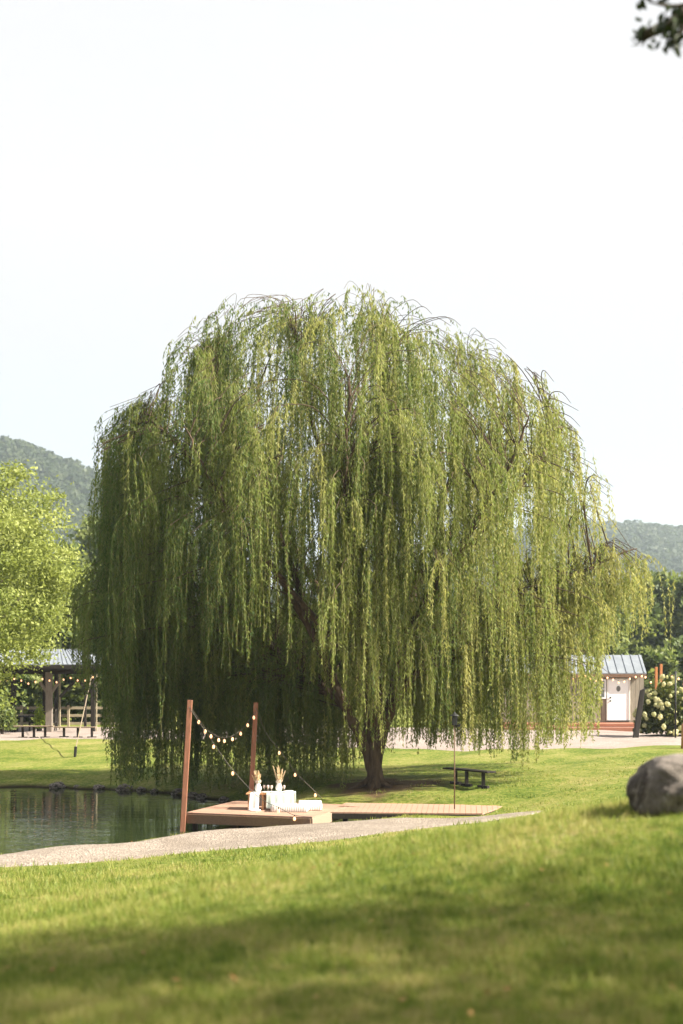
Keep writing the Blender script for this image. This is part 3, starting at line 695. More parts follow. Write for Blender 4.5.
# leaning posts
def post(label, base, top, w=.125):
    t=thing('dock_post',label,'post',base); mb=MB(); mb.beam(base,top,w,w,(0,1,0)); mb.build('post_shaft',M['redwood'],t,bevel=.008)
    mb=MB(); tp=np.array(top)+[0,-w*.5-.01,-.18]; mb.tube([tp,tp+[0,-.06,0]],.012,6); mb.build('hook',M['steel'],t); return t
PL0=P(181.5,823,35.7); PL1=P(190,700,35.85); PR0=np.array([*(P0+DS*v+u*.44-v*.12),DZ-.02]); PR1=P(256,702.5,39.0)
post('reddish leaning post at the near left corner of the dock',PL0-[0,0,.7],PL1)
post('reddish upright post at the back of the dock behind the flowers',PR0,PR1)

def bulb_at(p, parent, s=.034):
    mb=MB(); mb.lathe(p,[(.004,.035),(s*.5,.03),(s*.52,.0),(s*.45,-.005)],8); b=mb.build('socket',M['black'],parent)
    mb=MB(); mb.lathe(p,[(s*.42,-.006),(s*.8,-.035),(s,-.06),(s*.8,-.09),(s*.3,-.105)],10); mb.build('bulb',M['bulb'],parent,True)
def strings(label, pts, fr, group=None, r=.008, s=.034, n=40, cat='string lights'):
    pts=[np.array(p,float) for p in pts]; t=thing('string_lights',label,cat,pts[0],group)
    c=smooth(pts,n); mb=MB(); mb.tube(c,r,5); mb.build('cable',M['wire'],t)
    for f in fr:
        q=f*(n-1); i=min(int(q),n-2); bulb_at(c[i]+(c[i+1]-c[i])*(q-i)+[0,0,-.035],t,s)
a=PL1+[.03,-.08,-.2]; b=PR1+[0,-.08,-.25]
def dd(px,f): return 35.8+(39-35.8)*f
mid=[P(199,719,36.1),P(206,729,36.5),P(213,734,37),P(222,737.5,37.4),P(232,736,37.8),P(241,730,38.3),P(248,721.5,38.7)]
strings('string of warm bulbs swagged between the two dock posts',[a]+mid+[b],[.12,.235,.34,.455,.53,.63,.745,.87,.96])
strings('string of bulbs running down from the near post past the table to the dock floor',[a+[0,0,-.05],P(214,744,35.9),P(232,769,35.7),P(254,793,35.4),P(268,803,35.2),P(278,807,35.0),P(294,815,34.8),P(312,817,34.8)],[.14,.29,.72,.86])
strings('string of bulbs falling to the right from the back post over the dock',[b+[.02,0,.1],P(266,733,38.9),P(280,750.5,38.8),P(295,771.5,38.6),P(314,790.5,38.3),P(322,799,38.2)],[.39,.60,.82])

# ------------------------------------------------------------------ low picnic table with its dressing, cushion
TC=P0+1.72*u+1.55*v; tz=DZ; th_=math.atan2(u[1],u[0])+.28
tu=np.array([math.cos(th_),math.sin(th_)]); tv=np.array([-tu[1],tu[0]])
def tp(a,b,z): q=TC+tu*a+tv*b; return np.array([q[0],q[1],tz+z])
tb=thing('picnic_table','low wooden picnic table laid for a meal on the dock','table',tp(0,0,0))
mb=MB(); mb.box(tp(0,0,.41),(1.22,.62,.035),th_); mb.build('tabletop',M['tablewood'],tb,bevel=.006)
for sx in (-.54,-.18,.54):
    for sy in (-.26,.26):
        mb=MB(); mb.beam(tp(sx,sy,0),tp(sx*.98,sy,.395),.05,.05,(0,1,0)); mb.build('leg',M['tablewood'],tb)
def drape(name,label,a0,a1,mm,amp=.012,drop=.38,front_spread=0):
    """cloth lying over the tabletop and hanging down the front, with folds"""
    N=50; prof=[]; 
    for t in np.linspace(0,1,46): prof.append(t)
    V=[];nv=46
    for i in range(N):
        a=a0+(a1-a0)*i/(N-1)
        for t in prof:
            s=t*(drop*2+.66)
            if s<drop: y=.325; z=.43-(drop-s); k=(drop-s)/drop
            elif s<drop+.66: y=.325-(s-drop); z=.433; k=0
            else: y=-.335; z=.43-(s-drop-.66); k=(s-drop-.66)/drop
            sg=1 if y>0 else -1
            if k>0: y+=sg*(.012*math.sin(a*34)+.03*front_spread)*k+sg*amp*k
            V.append(tp(a*(1+.05*k*front_spread),y,z))
    Fs=[(i*nv+j,(i+1)*nv+j,(i+1)*nv+j+1,i*nv+j+1) for i in range(N-1) for j in range(nv-1)]
    o=raw(name,np.array(V),np.array(Fs),mm,smooth=True); md=o.modifiers.new('s','SOLIDIFY'); md.thickness=.006; md.offset=1
    tag(o,label,'cloth')
drape('tablecloth','pale mint cloth draped over the right half of the low picnic table',-.08,.625,M['cloth'],drop=.385)
drape('table_runner','white cloth runner gathered over the left end of the low picnic table',-.50,-.26,M['wcloth'],.03,.40,1)
# the runner's end pooled on the boards
mb=MB(); c=tp(-.37,-.44,.0); prof=[(.17,.004),(.15,.03),(.09,.045),(.03,.05)]; mb.lathe(c,prof,18)
o=mb.build('folded_cloth',M['wcloth'],None,True); tag(o,'white cloth end pooled on the deck boards below the runner','cloth')
def vase(a,b,label,label2,seed,h=.2,r=.07,ph=.36):
    o0=tp(a,b,.435); t=thing('vase',label,'vase',o0)
    mb=MB(); mb.lathe(o0,[(r*.6,0),(r,.3*h),(r*1.02,.5*h),(r*.6,.85*h),(r*.5,h),(r*.6,h*1.05)],18); mb.build('vase_body',M['ceramic'],t,True)
    g=np.random.default_rng(seed); f=thing('dried_plumes',label2,'dried flowers',o0+[0,0,h*.5]); st=MB(); C=[];A=[]
    for k in range(11):
        an=g.random()*6.28; ln=g.uniform(.10,.55); d=np.array([math.cos(an)*ln,math.sin(an)*ln*.6,1.]); d/=np.linalg.norm(d); s0=o0+[0,0,h*.6]; L=g.uniform(.7,1.1)*ph
        e=s0+d*L; st.tube([s0,e],[.003,.002],4)
        m=90; q=g.uniform(.35,1.08,m); C.append(s0+d*L*q[:,None]+g.normal(0,.013,(m,3))*(1.3-q)[:,None]*1.3); A.append(unit(d+g.normal(0,.35,(m,3))))
    C=np.concatenate(C);A=np.concatenate(A);B=unit(np.cross(A,g.normal(size=A.shape)))
    V,Q=quads(C,A*.026,B*.006); raw('plumes',V,Q,M['pampas'],f,tone=np.repeat(g.random(len(C)),4)); st.build('stems',M['pampas'],f)
    # blossom collar at the vase's mouth
    m=420; D=unit(g.normal(size=(m,3))); C=o0+[0,0,h+.03]+D*np.array([.085,.085,.06])*g.uniform(.6,1,m)[:,None]
    A=unit(g.normal(size=(m,3)));B=unit(np.cross(A,D)); V,Q=quads(C,A*.014,B*.011); raw('blossoms',V,Q,M['pink'],f,tone=np.repeat(g.random(m),4))
vase(-.33,.02,'white ceramic vase at the left end of the picnic table','dried plumes and pale blossoms in the left vase on the table',1,h=.24,r=.085,ph=.40)
vase(.20,.12,'white ceramic vase near the middle of the picnic table','taller dried plumes and pale blossoms in the right vase on the table',2,h=.24,r=.085,ph=.46)
def lathe_thing(name,label,cat,c,prof,mm,group=None,n=18):
    mb=MB(); mb.lathe((0,0,0),prof,n); o=mb.build(name,mm,None,True); o.location=[float(q) for q in c]; tag(o,label,cat,group); return o
glass_p=[(.028,0),(.028,.004),(.004,.008),(.004,.07),(.03,.10),(.034,.14),(.028,.17)]
plate_p=[(.05,0),(.07,.003),(.125,.016),(.125,.02),(.07,.008),(.02,.006)]
p0=lathe_thing('plate','white plate at the left place on the picnic table','plate',tp(-.12,-.17,.44),plate_p,M['ceramic'])
for a,b,lb in ((.10,-.17,'white plate in front of the middle vase on the picnic table'),(.42,-.15,'white plate at the right end of the picnic table'),(.45,.17,'white plate at the back right of the picnic table')):
    q=p0.copy(); COL.objects.link(q); q.location=tp(a,b,.44); q['label']=lb
for q in ('plate','plate.001','plate.002','plate.003'): bpy.data.objects[q]['group']='plates on the picnic table'
gls=lathe_thing('goblet','pinkish goblet between the two vases on the table','goblet',tp(-.08,.08,.44),glass_p,M['pink'],'goblets on the picnic table')
for a,b,lb in ((.02,.0,'pinkish goblet just left of the middle vase'),(.34,.05,'pinkish goblet right of the middle vase'),(-.18,.12,'pinkish goblet just right of the left vase')):
    q=gls.copy(); COL.objects.link(q); q.location=tp(a,b,.44); q['label']=lb
def puff(name,label,c,size,rz,mm):
    import bmesh
    bm=bmesh.new(); bmesh.ops.create_cube(bm,size=1); bmesh.ops.subdivide_edges(bm,edges=bm.edges[:],cuts=9,use_grid_fill=True)
    for q in bm.verts:
        x,y,z=q.co; e=(1-(2*x)**4*.25)*(1-(2*y)**4*.25); r=.86+.14*e
        q.co=Vector((x*size[0]*(1-.05*(2*z)**2)+mnoise.noise(Vector((x*5,y*5,z*5)))*.01,y*size[1]*(1-.05*(2*z)**2),z*size[2]*(r+.06*mnoise.noise(Vector((x*6,y*6,2))))))
    me=bpy.data.meshes.new(name); bm.to_mesh(me); me.materials.append(mm); me.polygons.foreach_set('use_smooth',np.ones(len(me.polygons),bool))
    o=link_mesh(name,me); o.location=[float(q) for q in c]; o.rotation_euler=(0,0,rz); tag(o,label,'cushion','floor cushions by the picnic table'); return o
puff('floor_cushion','long pleated white floor cushion in front of the mint tablecloth',tp(.55,-.52,.09),(.95,.5,.17),th_,M['pleat'])
puff('floor_cushion','white floor cushion at the right end of the picnic table',tp(1.02,-.10,.11),(.62,.62,.21),th_+.1,M['pleat'])

# ------------------------------------------------------------------ bench under the willow and lamp pole
def bench(label,a,b,h,legs,mtop,w=.3,group=None,bz=None):
    a=np.array(a,float);b=np.array(b,float); z0=min(gz1(*a[:2]),gz1(*b[:2])) if bz is None else bz
    t=thing('bench',label,'bench',(a[0],a[1],z0),group)
    A=np.array([a[0],a[1],z0+h]);B=np.array([b[0],b[1],z0+h])
    mb=MB(); mb.beam(A,B,w,.05); mb.build('seat',mtop,t,bevel=.008)
    dv=unit(B-A); pn=np.array([-dv[1],dv[0],0])
    for f in legs:
        p=A+(B-A)*f; g=gz1(p[0],p[1]); mb=MB(); mb.beam((p[0],p[1],g-.03),(p[0],p[1],z0+h-.025),.10,.10,(0,1,0)); 
        q=p-[0,0,0]; mb.box((p[0],p[1],g+.045),(.42,.09,.07),math.atan2(dv[1],dv[0])); mb.build('leg',M['darkwood'],t)
    return t
ba=G(447,783); bb=G(488,785)
bench('dark wooden bench standing on the grass under the willow',(*ba[:2],0),(bb[0],bb[1]-1.0,0),.47,(.2,.45,.82),M['darkwood'],.34)
lp=G(454.5,811); 
def lamp():
    t=thing('garden_lamp','thin iron garden pole with a black lamp head beside the boardwalk','lamp',lp); top=CZ-(714-HY)/F*lp[1]
    mb=MB(); mb.tube([lp-[0,0,.1],(lp[0],lp[1],top-.28)],.016,8); mb.build('pole',M['rust'],t,True)
    mb=MB(); mb.box((lp[0],lp[1],top-.17),(.13,.13,.24)); mb.build('lamp_head',M['black'],t,bevel=.01)
    mb=MB(); mb.lathe((lp[0],lp[1],top-.05),[(.12,0),(.11,.015),(.03,.07),(.01,.11)],12); mb.build('cap',M['black'],t)
    mb=MB(); mb.tube([(lp[0],lp[1],top-.31),(lp[0]+.12,lp[1]-.03,top-.31),(lp[0]+.13,lp[1]-.03,top-.25)],[.012,.03,.045],8); mb.build('spotlight',M['black'],t)
lamp()

# ------------------------------------------------------------------ pavilion, fence, benches on the left bank
PD=71.0; pz=gz1(-18,PD); S7=F/PD
def pv(px,py,d=PD): return P(px,py,d)
pav=thing('timber_pavilion','open timber pavilion with pale metal roof beyond the pond on the left','pavilion',(pv(48,735)[0],PD,pz))
def ppost(px0,px1,d,mm,top=672):
    x0=P(px0,0,d)[0];x1=P(px1,0,d)[0]; zt=CZ-(top-HY)/F*d; mb=MB(); mb.box(((x0+x1)/2,d,(zt+pz-.1)/2),(x1-x0,x1-x0,zt-pz+.1)); mb.build('post',mm,pav,bevel=.01)
ppost(46,52.3,PD,M['grey_wood']); ppost(91,95.2,PD,M['darkwood']); ppost(11,16,PD,M['darkwood'])
ppost(42.8,45.6,PD+4.5,M['darkwood']); ppost(54.5,58,PD+5,M['darkwood']); ppost(58.9,60.6,PD+3,M['fence']); ppost(84,86.5,PD+5,M['darkwood']); ppost(-22,-17,PD,M['grey_wood'])
for (x0,y0,x1,y1,mm) in ((47,692,40,682,'grey_wood'),(51.5,692,59,682,'grey_wood'),(91,692,78,680,'darkwood'),(60,697,74,682,'darkwood')):
    mb=MB(); mb.beam(pv(x0,y0),pv(x1,y1),.14,.16,(0,1,0)); mb.build('brace',M[mm],pav)
for d in (PD,PD+5):
    mb=MB(); mb.beam(P(-30,671,PD)*[1,0,1]+[0,d,0],P(97,671,PD)*[1,0,1]+[0,d,0],.2,.3); mb.build('beam',M['darkwood'],pav)
e0=pv(-40,665.5,PD-1);e1=pv(101,665.5,PD-1); rz_=e0[2]+.75
for side in (0,1):
    mb=MB(); y0=PD-1 if side==0 else PD+6.2; ym=PD+2.6
    V=[(e0[0],y0,e0[2]),(e1[0],y0,e0[2]),(e1[0]-1.8,ym,rz_),(e0[0]+1.8,ym,rz_)]
    V=V+[(p[0],p[1],p[2]+.06) for p in V]; mb.add(V,[(0,1,2,3),(7,6,5,4),(0,4,5,1),(1,5,6,2),(2,6,7,3),(3,7,4,0)])
    for k in range(1,30):
        f=k/30; a=np.array([e0[0]+(e1[0]-e0[0])*f,y0,e0[2]+.075]); g_=np.clip(f,0,1); b=np.array([e0[0]+1.8+(e1[0]-e0[0]-3.6)*f,ym,rz_+.075]); mb.beam(a,b,.03,.04)
    mb.build('roof_slope',M['roof'],pav)
# end slope of the hipped roof
mb=MB(); V=[(e1[0],PD-1,e0[2]),(e1[0],PD+6.2,e0[2]),(e1[0]-1.8,PD+2.6,rz_)]; V+= [(p[0]+.003,p[1],p[2]+.062) for p in V]; mb.add(V,[(0,1,2),(5,4,3),(0,3,4,1),(1,4,5,2),(2,5,3,0)]); mb.build('roof_end',M['roof'],pav)
mb=MB(); mb.beam((e0[0],PD-1.03,e0[2]-.06),(e1[0],PD-1.03,e0[2]-.06),.04,.18); mb.build('eave_board',M['darkwood'],pav)
mb=MB(); mb.box(((pv(-30,0)[0]+pv(100,0)[0])/2,PD+2.5,pz+.0),(pv(100,0)[0]-pv(-30,0)[0],6.2,.12)); mb.build('floor_slab',M['drive'],pav)
ys=[676,680,677,682,677,680.5,676,679.5,674]
strings('string of small warm bulbs under the eave of the timber pavilion',[P(-10+13.2*i,q,PD-.5) for i,q in enumerate(ys)],[i/15+.03 for i in range(15)],s=.042)
fd=77.0; fz=gz1(-18,fd)
fe=thing('rail_fence','three-rail timber fence behind the pavilion','fence',(P(50,0,fd)[0],fd,fz))
for yy in (708,715.6,723.6):
    zz=CZ-(yy-HY)/F*fd; mb=MB(); mb.beam((P(-60,0,fd)[0],fd,zz),(P(150,0,fd)[0],fd,zz),.05,.15); mb.build('rail',M['fence'],fe,bevel=.008)
for px_ in (-50,-15,22,68.7,112,148):
    x=P(px_,0,fd)[0]; mb=MB(); mb.box((x,fd-.09,(CZ-(705-HY)/F*fd+fz-.1)/2),(.13,.13,CZ-(705-HY)/F*fd-fz+.1)); mb.build('fence_post',M['fence'],fe,bevel=.008)
bd=65.6
bench('low plank bench on the gravel in front of the thick grey pavilion post',P(14,0,bd)*[1,1,0],P(54,0,bd)*[1,1,0],.55,(.22,.5,.78),M['bench'],.35,'plank benches in front of the pavilion')
bench('low plank bench on the gravel in front of the black pavilion post',P(55,0,bd-1)*[1,1,0],P(96,0,bd-1)*[1,1,0],.50,(.22,.56,.9),M['bench'],.35,'plank benches in front of the pavilion')
# dining furniture in the pavilion's shade
tx=P(27,0,PD+1.5)[0]; t=thing('dining_table','dark table inside the left bay of the pavilion','table',(tx,PD+1.5,pz+.06))
mb=MB(); mb.box((tx,PD+1.5,pz+.80),(1.5,.9,.06)); mb.build('tabletop',M['darkwood'],t,bevel=.01)
for sx in (-.65,.65):
    for sy in (-.36,.36): mb=MB(); mb.box((tx+sx,PD+1.5+sy,pz+.415),(.07,.07,.71)); mb.build('leg',M['darkwood'],t)
def chair(x,y,rz,label):
    c=thing('dining_chair',label,'chair',(0,0,0),'dark chairs round the pavilion table')
    mb=MB(); mb.box((0,0,.45),(.46,.46,.05)); mb.build('seat',M['darkwood'],c,bevel=.01)
    for sx in (-.2,.2):
        for sy in (-.2,.2):
            mb=MB(); mb.box((sx,sy,.21),(.05,.05,.42)); mb.build('leg',M['darkwood'],c)
    mb=MB()
    for sx in (-.2,-.1,0,.1,.2): mb.box((sx,-.21,.76),(.035,.03,.56))
    mb.box((0,-.21,1.06),(.46,.035,.08)); mb.build('backrest',M['darkwood'],c)
    c.location=(x,y,pz+.06); c.rotation_euler=(0,0,rz); return c
c0=chair(tx-.55,PD+.75,0,'dark slatted chair at the near left side of the pavilion table')
for (x,y,r_,lb) in ((tx+.5,PD+.75,.1,'dark slatted chair at the near right side of the pavilion table'),(tx-1.25,PD+1.5,-1.57,'dark slatted chair at the left end of the pavilion table'),(tx+1.25,PD+1.5,1.57,'dark slatted chair at the right end of the pavilion table')):
    q=copy_tree(c0); q.location=(x,y,pz+.06); q.rotation_euler=(0,0,r_); q['label']=lb
def plant(name,label,cat,c,r,h,mm,n,ls,seed,pot=None):
    g=np.random.default_rng(seed); c=np.array(c,float); t=thing(name,label,cat,c); D=unit(g.normal(size=(n,3))); D[:,2]=np.abs(D[:,2])
    C=c+[0,0,h*.15]+D*np.array([r,r,h*.85])*(g.uniform(.45,1,n)*(1+.2*noise3(D,2.5,seed)))[:,None]
    A=unit(g.normal(size=(n,3)));B=unit(np.cross(A,g.normal(size=(n,3)))); s=(ls*g.uniform(.6,1.3,n))[:,None]; V,Q=quads(C,A*s,B*s*.5)
    raw('foliage',V,Q,mm,t,tone=np.repeat(g.random(n),4))
    mb=MB()
    for k in range(7): a=k*.9; mb.tube([c-[0,0,.05],c+np.array([math.cos(a)*r*.4,math.sin(a)*r*.4,h*.5])],[.03,.012],5)
    mb.build('stems',M['bark2'],t); return t
plant('leafy_plant','bright lime green leafy plant beside the thick grey pavilion post','plant',(P(39.5,0,PD+.6)[0],PD+.6,pz+.06),.36,1.35,M['limeleaf'],700,.07,5)
plant('leafy_plant','green low plant at the left edge beside the pavilion','plant',(P(2,0,PD-2)[0],PD-2,pz),.75,2.0,M['green'],1600,.09,6)
# guy rope from the pavilion corner to a stake on the bank
g0=pv(92.5,672,PD-.3); g1=G(74.5,757)
t=thing('guy_rope','pale rope slanting from the pavilion corner down to a dark stake on the bank','rope',g1)
mb=MB(); mb.tube([g0,g1+[.05,0,.35]],.019,6); mb.build('rope_line',M['rope'],t); mb=MB(); mb.tube([g1-[0,0,.2],g1+[.05,0,.40]],[.05,.06],8); mb.build('stake',M['black'],t)
mb=MB(); mb.tube([pv(96.6,674,PD-.2),(pv(96.6,0,PD-.2)[0],PD-.2,pz)],.03,6); o=mb.build('thin_pole',M['fence'],None); tag(o,'thin pale pole standing just right of the black pavilion post','pole')

# ------------------------------------------------------------------ shed on the right
SD_=69.0; sz=gz1(12,SD_); 
def sp(px,py,d=SD_): return P(px,py,d)
shed=thing('garden_shed','long tan board shed with pale metal roof and white doors at the back right','shed',(sp(590,0)[0],SD_,sz))
zf=sp(0,722)[2]; zt=sp(0,676)[2]; X0=sp(500,0)[0]; X1=sp(644,0)[0]
DEPTH=4.5
mb=MB(); n=int((X1-X0)/.2)
for k in range(n):
    a=X0+(X1-X0)*k/n; b=X0+(X1-X0)*(k+1)/n; mb.box(((a+b)/2,SD_+.03+random.uniform(0,.008),(zf+zt)/2-.1),(b-a-.012,.04,zt-zf+.25))
mb.build('front_boards',M['tan'],shed)
mb=MB(); mb.box(((X0+X1)/2,SD_+DEPTH/2+.06,(zf+zt)/2),(X1-X0-.02,DEPTH,zt-zf+.2)); mb.build('walls',M['tan'],shed)
# roof pitched up to the back
mb=MB(); a=sp(0,674,SD_-.25)[2]; xr0=sp(492,0,SD_)[0]; xr1=sp(645.5,0,SD_)[0]; yb=SD_+1.0; zb_=CZ-(656-HY)/F*yb
mb.add([(xr0,SD_-.25,a),(xr1,SD_-.25,a),(xr1,yb,zb_),(xr0,yb,zb_),(xr0,SD_-.25,a+.05),(xr1,SD_-.25,a+.05),(xr1,yb,zb_+.05),(xr0,yb,zb_+.05)],[(3,2,1,0),(4,5,6,7),(0,1,5,4),(1,2,6,5),(2,3,7,6),(3,0,4,7)])
k=0; x=xr0+.2
while x<xr1: mb.beam((x,SD_-.25,a+.06),(x,yb,zb_+.06),.045,.05); x+=.42
mb.build('roof',M['roof'],shed)
mb=MB(); mb.add([(xr0,yb+.002,zb_),(xr1,yb+.002,zb_),(xr1,SD_+DEPTH+.4,a-.3),(xr0,SD_+DEPTH+.4,a-.3),(xr0,yb+.002,zb_+.05),(xr1,yb+.002,zb_+.05),(xr1,SD_+DEPTH+.4,a-.25),(xr0,SD_+DEPTH+.4,a-.25)],[(3,2,1,0),(4,5,6,7),(0,1,5,4),(1,2,6,5),(2,3,7,6),(3,0,4,7)]); mb.build('roof',M['roof'],shed)
mb=MB(); mb.add([(X1-.05,SD_+.1,zt),(X1-.05,SD_+DEPTH,zt),(X1-.05,yb,zb_-.06),(X1-.0,SD_+.1,zt),(X1-.0,SD_+DEPTH,zt),(X1-.0,yb,zb_-.06)],[(0,2,1),(3,4,5),(0,3,5,2),(1,2,5,4)]); mb.build('gable',M['tan'],shed)
mb=MB(); mb.beam((xr0,SD_-.23,a-.08),(xr1,SD_-.23,a-.08),.04,.16); mb.build('eave_board',M['fascia'],shed)
def door(px0,px1,py0,py1,sign=True):
    x0=sp(px0,0)[0];x1=sp(px1,0)[0];z1=sp(0,py0)[2];z0=sp(0,py1)[2]
    mb=MB(); w_=.07
    mb.box((x0-w_/2,SD_-.02,(z0+z1)/2),(w_,.08,z1-z0)); mb.box((x1+w_/2,SD_-.02,(z0+z1)/2),(w_,.08,z1-z0)); mb.box(((x0+x1)/2,SD_-.02,z1+w_/2),(x1-x0+2*w_,.08,w_)); fr=mb.build('door_frame',M['offwhite'],shed)
    mb=MB(); mb.box(((x0+x1)/2,SD_-.01,(z0+z1)/2),(x1-x0-.01,.045,z1-z0-.01)); dr=mb.build('door',M['white'],shed,bevel=.004)
    mb=MB(); 
    for zz in (1.0,1.2): mb.lathe((0,0,0),[(.03,0),(.035,.03),(.02,.06)],10)
    mb=MB()
    for zz in (.98,1.14): mb.box((x0+.11,SD_-.06,z0+zz),(.07,.06,.07))
    mb.build('handle',M['black'],dr,bevel=.01)
    mb=MB(); mb.box(((x0+x1)/2,SD_-.05,z0+.02),(x1-x0+.1,.1,.05)); mb.build('threshold',M['steel'],dr)
    if sign:
        mb=MB(); c=((x0+x1)/2+.0,SD_-.037,z1-.42); n=16; V=[(c[0]+.10*math.cos(6.2832*k/n),c[1]+y,c[2]+.14*math.sin(6.2832*k/n)) for y in (-.008,.004) for k in range(n)]
        mb.add(V,[tuple(range(n))]+[tuple(range(n,2*n))[::-1]]+[(k,(k+1)%n,n+(k+1)%n,n+k) for k in range(n)]); mb.build('door_plaque',M['steel'],dr)
door(608,628.5,680,721); door(543,560,684,721,False)
for (px0,px1,py0,py1) in ((595,605,680,698),):
    x0=sp(px0,0)[0];x1=sp(px1,0)[0];z1=sp(0,py0)[2];z0=sp(0,py1)[2]
    mb=MB(); w_=.06
    for X in (x0,x1): mb.box((X,SD_-.02,(z0+z1)/2),(w_,.08,z1-z0))
    for Z in (z0,z1): mb.box(((x0+x1)/2,SD_-.021,Z),(x1-x0+w_,.08,w_))
    mb.box(((x0+x1)/2,SD_-.015,(z0+z1)/2),(.035,.05,z1-z0)); mb.box(((x0+x1)/2,SD_-.016,(z0+z1)/2),(x1-x0,.05,.035)); wn=mb.build('window',M['white'],shed)
    mb=MB(); mb.box(((x0+x1)/2,SD_+.0,(z0+z1)/2),(x1-x0-.04,.02,z1-z0-.04)); mb.build('pane',M['glass'],wn)
mb=MB(); mb.box(((X0+X1)/2-.1,SD_-.75,zf-.09),(X1-X0-.2,1.5,.14)); mb.build('porch',M['redstep'],shed,bevel=.01)
mb=MB(); mb.box(((X0+X1)/2-.1,SD_-1.65,zf-.30),(X1-X0-.2,.4,.22)); mb.build('porch_step',M['redstep'],shed,bevel=.01)
mb=MB(); mb.box(((X0+X1)/2-.1,SD_-1.47,zf-.18),(X1-X0-.2,.03,.05)); mb.build('porch_trim',M['offwhite'],shed)
strings('string of pinkish bulbs swagged along the eave of the tan shed',[P(560+12*i,q,SD_-.8) for i,q in enumerate([672,677,674,679,676,681,676,674])],[i/15+.03 for i in range(15)],s=.042)
strings('string of bulbs from the shed corner past the thin black pole to the right edge',[P(644,674,SD_-1),P(652,681,66),P(662,680,63),P(675,674,58),P(684,682,57),P(700,676,56)],[i/8+.05 for i in range(8)],s=.042)

# ------------------------------------------------------------------ hydrangea and things beside it
hc=np.array([P(670,0,58)[0],58,0]); hc[2]=gz1(hc[0],58)
hy=thing('hydrangea_bush','large hydrangea bush covered in cream flower heads at the right edge','bush',hc)
n=5200; D=unit(rng.normal(size=(n,3))); D[:,2]=np.abs(D[:,2])*1.0; rr=(rng.uniform(.55,1,n))*(1+.16*noise3(D,2.2,4))
C=hc+[0,0,.15]+D*np.array([1.5,1.3,2.0])*rr[:,None]; A=unit(rng.normal(size=(n,3))+[0,0,-.4]);B=unit(np.cross(A,rng.normal(size=(n,3))))
V,Q=quads(C,A*.10,B*.055); raw('foliage',V,Q,M['hyd'],hy,tone=np.repeat(rng.random(n),4))
mb=MB()
for k in range(16): a=k*.8; mb.tube([hc-[0,0,.05],hc+np.array([math.cos(a)*.5,math.sin(a)*.5,1.0])],[.03,.012],5)
mb.build('stems',M['bark2'],hy)
heads=[]
for s_ in range(3):
    m=260; Dh=unit(rng.normal(size=(m,3))); Ch=Dh*np.array([.15,.13,.12])*(1+.35*noise3(Dh,2.5,s_*7))[:,None]*rng.uniform(.75,1.05,m)[:,None]; T=unit(np.cross(Dh,rng.normal(size=(m,3))));U=np.cross(Dh,T)
    V,Q=quads(Ch,T*.028,U*.024); o=raw('flower_head',V+wloc(hy),Q,M['petal'],hy,tone=np.repeat(np.clip(rng.random(m)*.6+.2*s_,0,1),4)); heads.append(o)
k=0
while k<99:
    d_=unit(rng.normal(size=3)); d_[2]=abs(d_[2])*1.05
    if d_[1]>.15 or (k>60 and d_[1]>-.3): continue
    q=heads[k%3] if k<3 else heads[k%3].copy()
    if k>=3: COL.objects.link(q); q.parent=hy
    f=1.02+.16*mnoise.noise(Vector(d_*2.2)); q.location=np.array([0,0,.15])+d_*np.array([1.5,1.3,2.0])*f; q.rotation_euler=(rng.random()*3,rng.random()*3,rng.random()*3)
    sc_=rng.uniform(.42,.85); q.scale=(sc_,sc_,sc_); k+=1
bt=P(635,740,56); bz=gz1(bt[0],56); tp_=P(643,688,56.2)
mb=MB(); a=np.array([bt[0],56,bz-.05]); mb.add([a+[-.10,-.08,0],a+[.12,-.08,0],a+[.12,.08,0],a+[-.10,.08,0],tp_+[-.12,-.06,-.1],tp_+[.09,-.06,.02],tp_+[.09,.06,.02],tp_+[-.12,.06,-.1]],[(3,2,1,0),(4,5,6,7),(0,1,5,4),(1,2,6,5),(2,3,7,6),(3,0,4,7)])
o=mb.build('leaning_board',M['darkwood'],None,bevel=.02); tag(o,'black slanting board leaning against the left side of the hydrangea','board')
for px_,top,lb in ((656.2,667,'shorter orange wooden post behind the hydrangea'),(661,664,'taller orange wooden post behind the hydrangea, right of its pair')):
    x=P(px_,0,64)[0]; z0=gz1(x,64); zt_=CZ-(top-HY)/F*64; mb=MB(); mb.box((x,64,(z0+zt_)/2),(.11,.11,zt_-z0)); o=mb.build('orange_post',M['orange'],None,bevel=.01); tag(o,lb,'post','pair of orange posts behind the hydrangea')
x=P(675.5,0,56)[0]; z0=gz1(x,56); mb=MB(); mb.tube([(x,56,z0-.05),(x,56,CZ-(671-HY)/F*56)],.035,8); o=mb.build('thin_pole',M['black'],None,True); tag(o,'thin black pole in front of the hydrangea at the right','pole')
x=P(685.5,0,49)[0]; z0=gz1(x,49); mb=MB(); mb.lathe((x,49,z0-.1),[(.17,0),(.15,.3),(.14,.9),(.13,.95),(.05,.97)],12); o=mb.build('tree_stump',M['tablewood'],None,True); tag(o,'short brown wooden stump at the right edge above the boulder','stump')
# pale flowering shrubs glimpsed through the curtains
for px_,top,r_,d_,lb in ((271,708,.28,60,'tall narrow pale pink flowering shrub glimpsed behind the right dock post'),(293,734,.6,60,'low pale pink flowering shrub glimpsed behind the willow, left of the trunk')):
    x=P(px_,0,d_)[0]; z0=gz1(x,d_); h=CZ-(top-HY)/F*d_-z0
    plant('flowering_shrub',lb,'shrub',(x,d_,z0),r_,h,M['pink'],900,.07,int(px_))

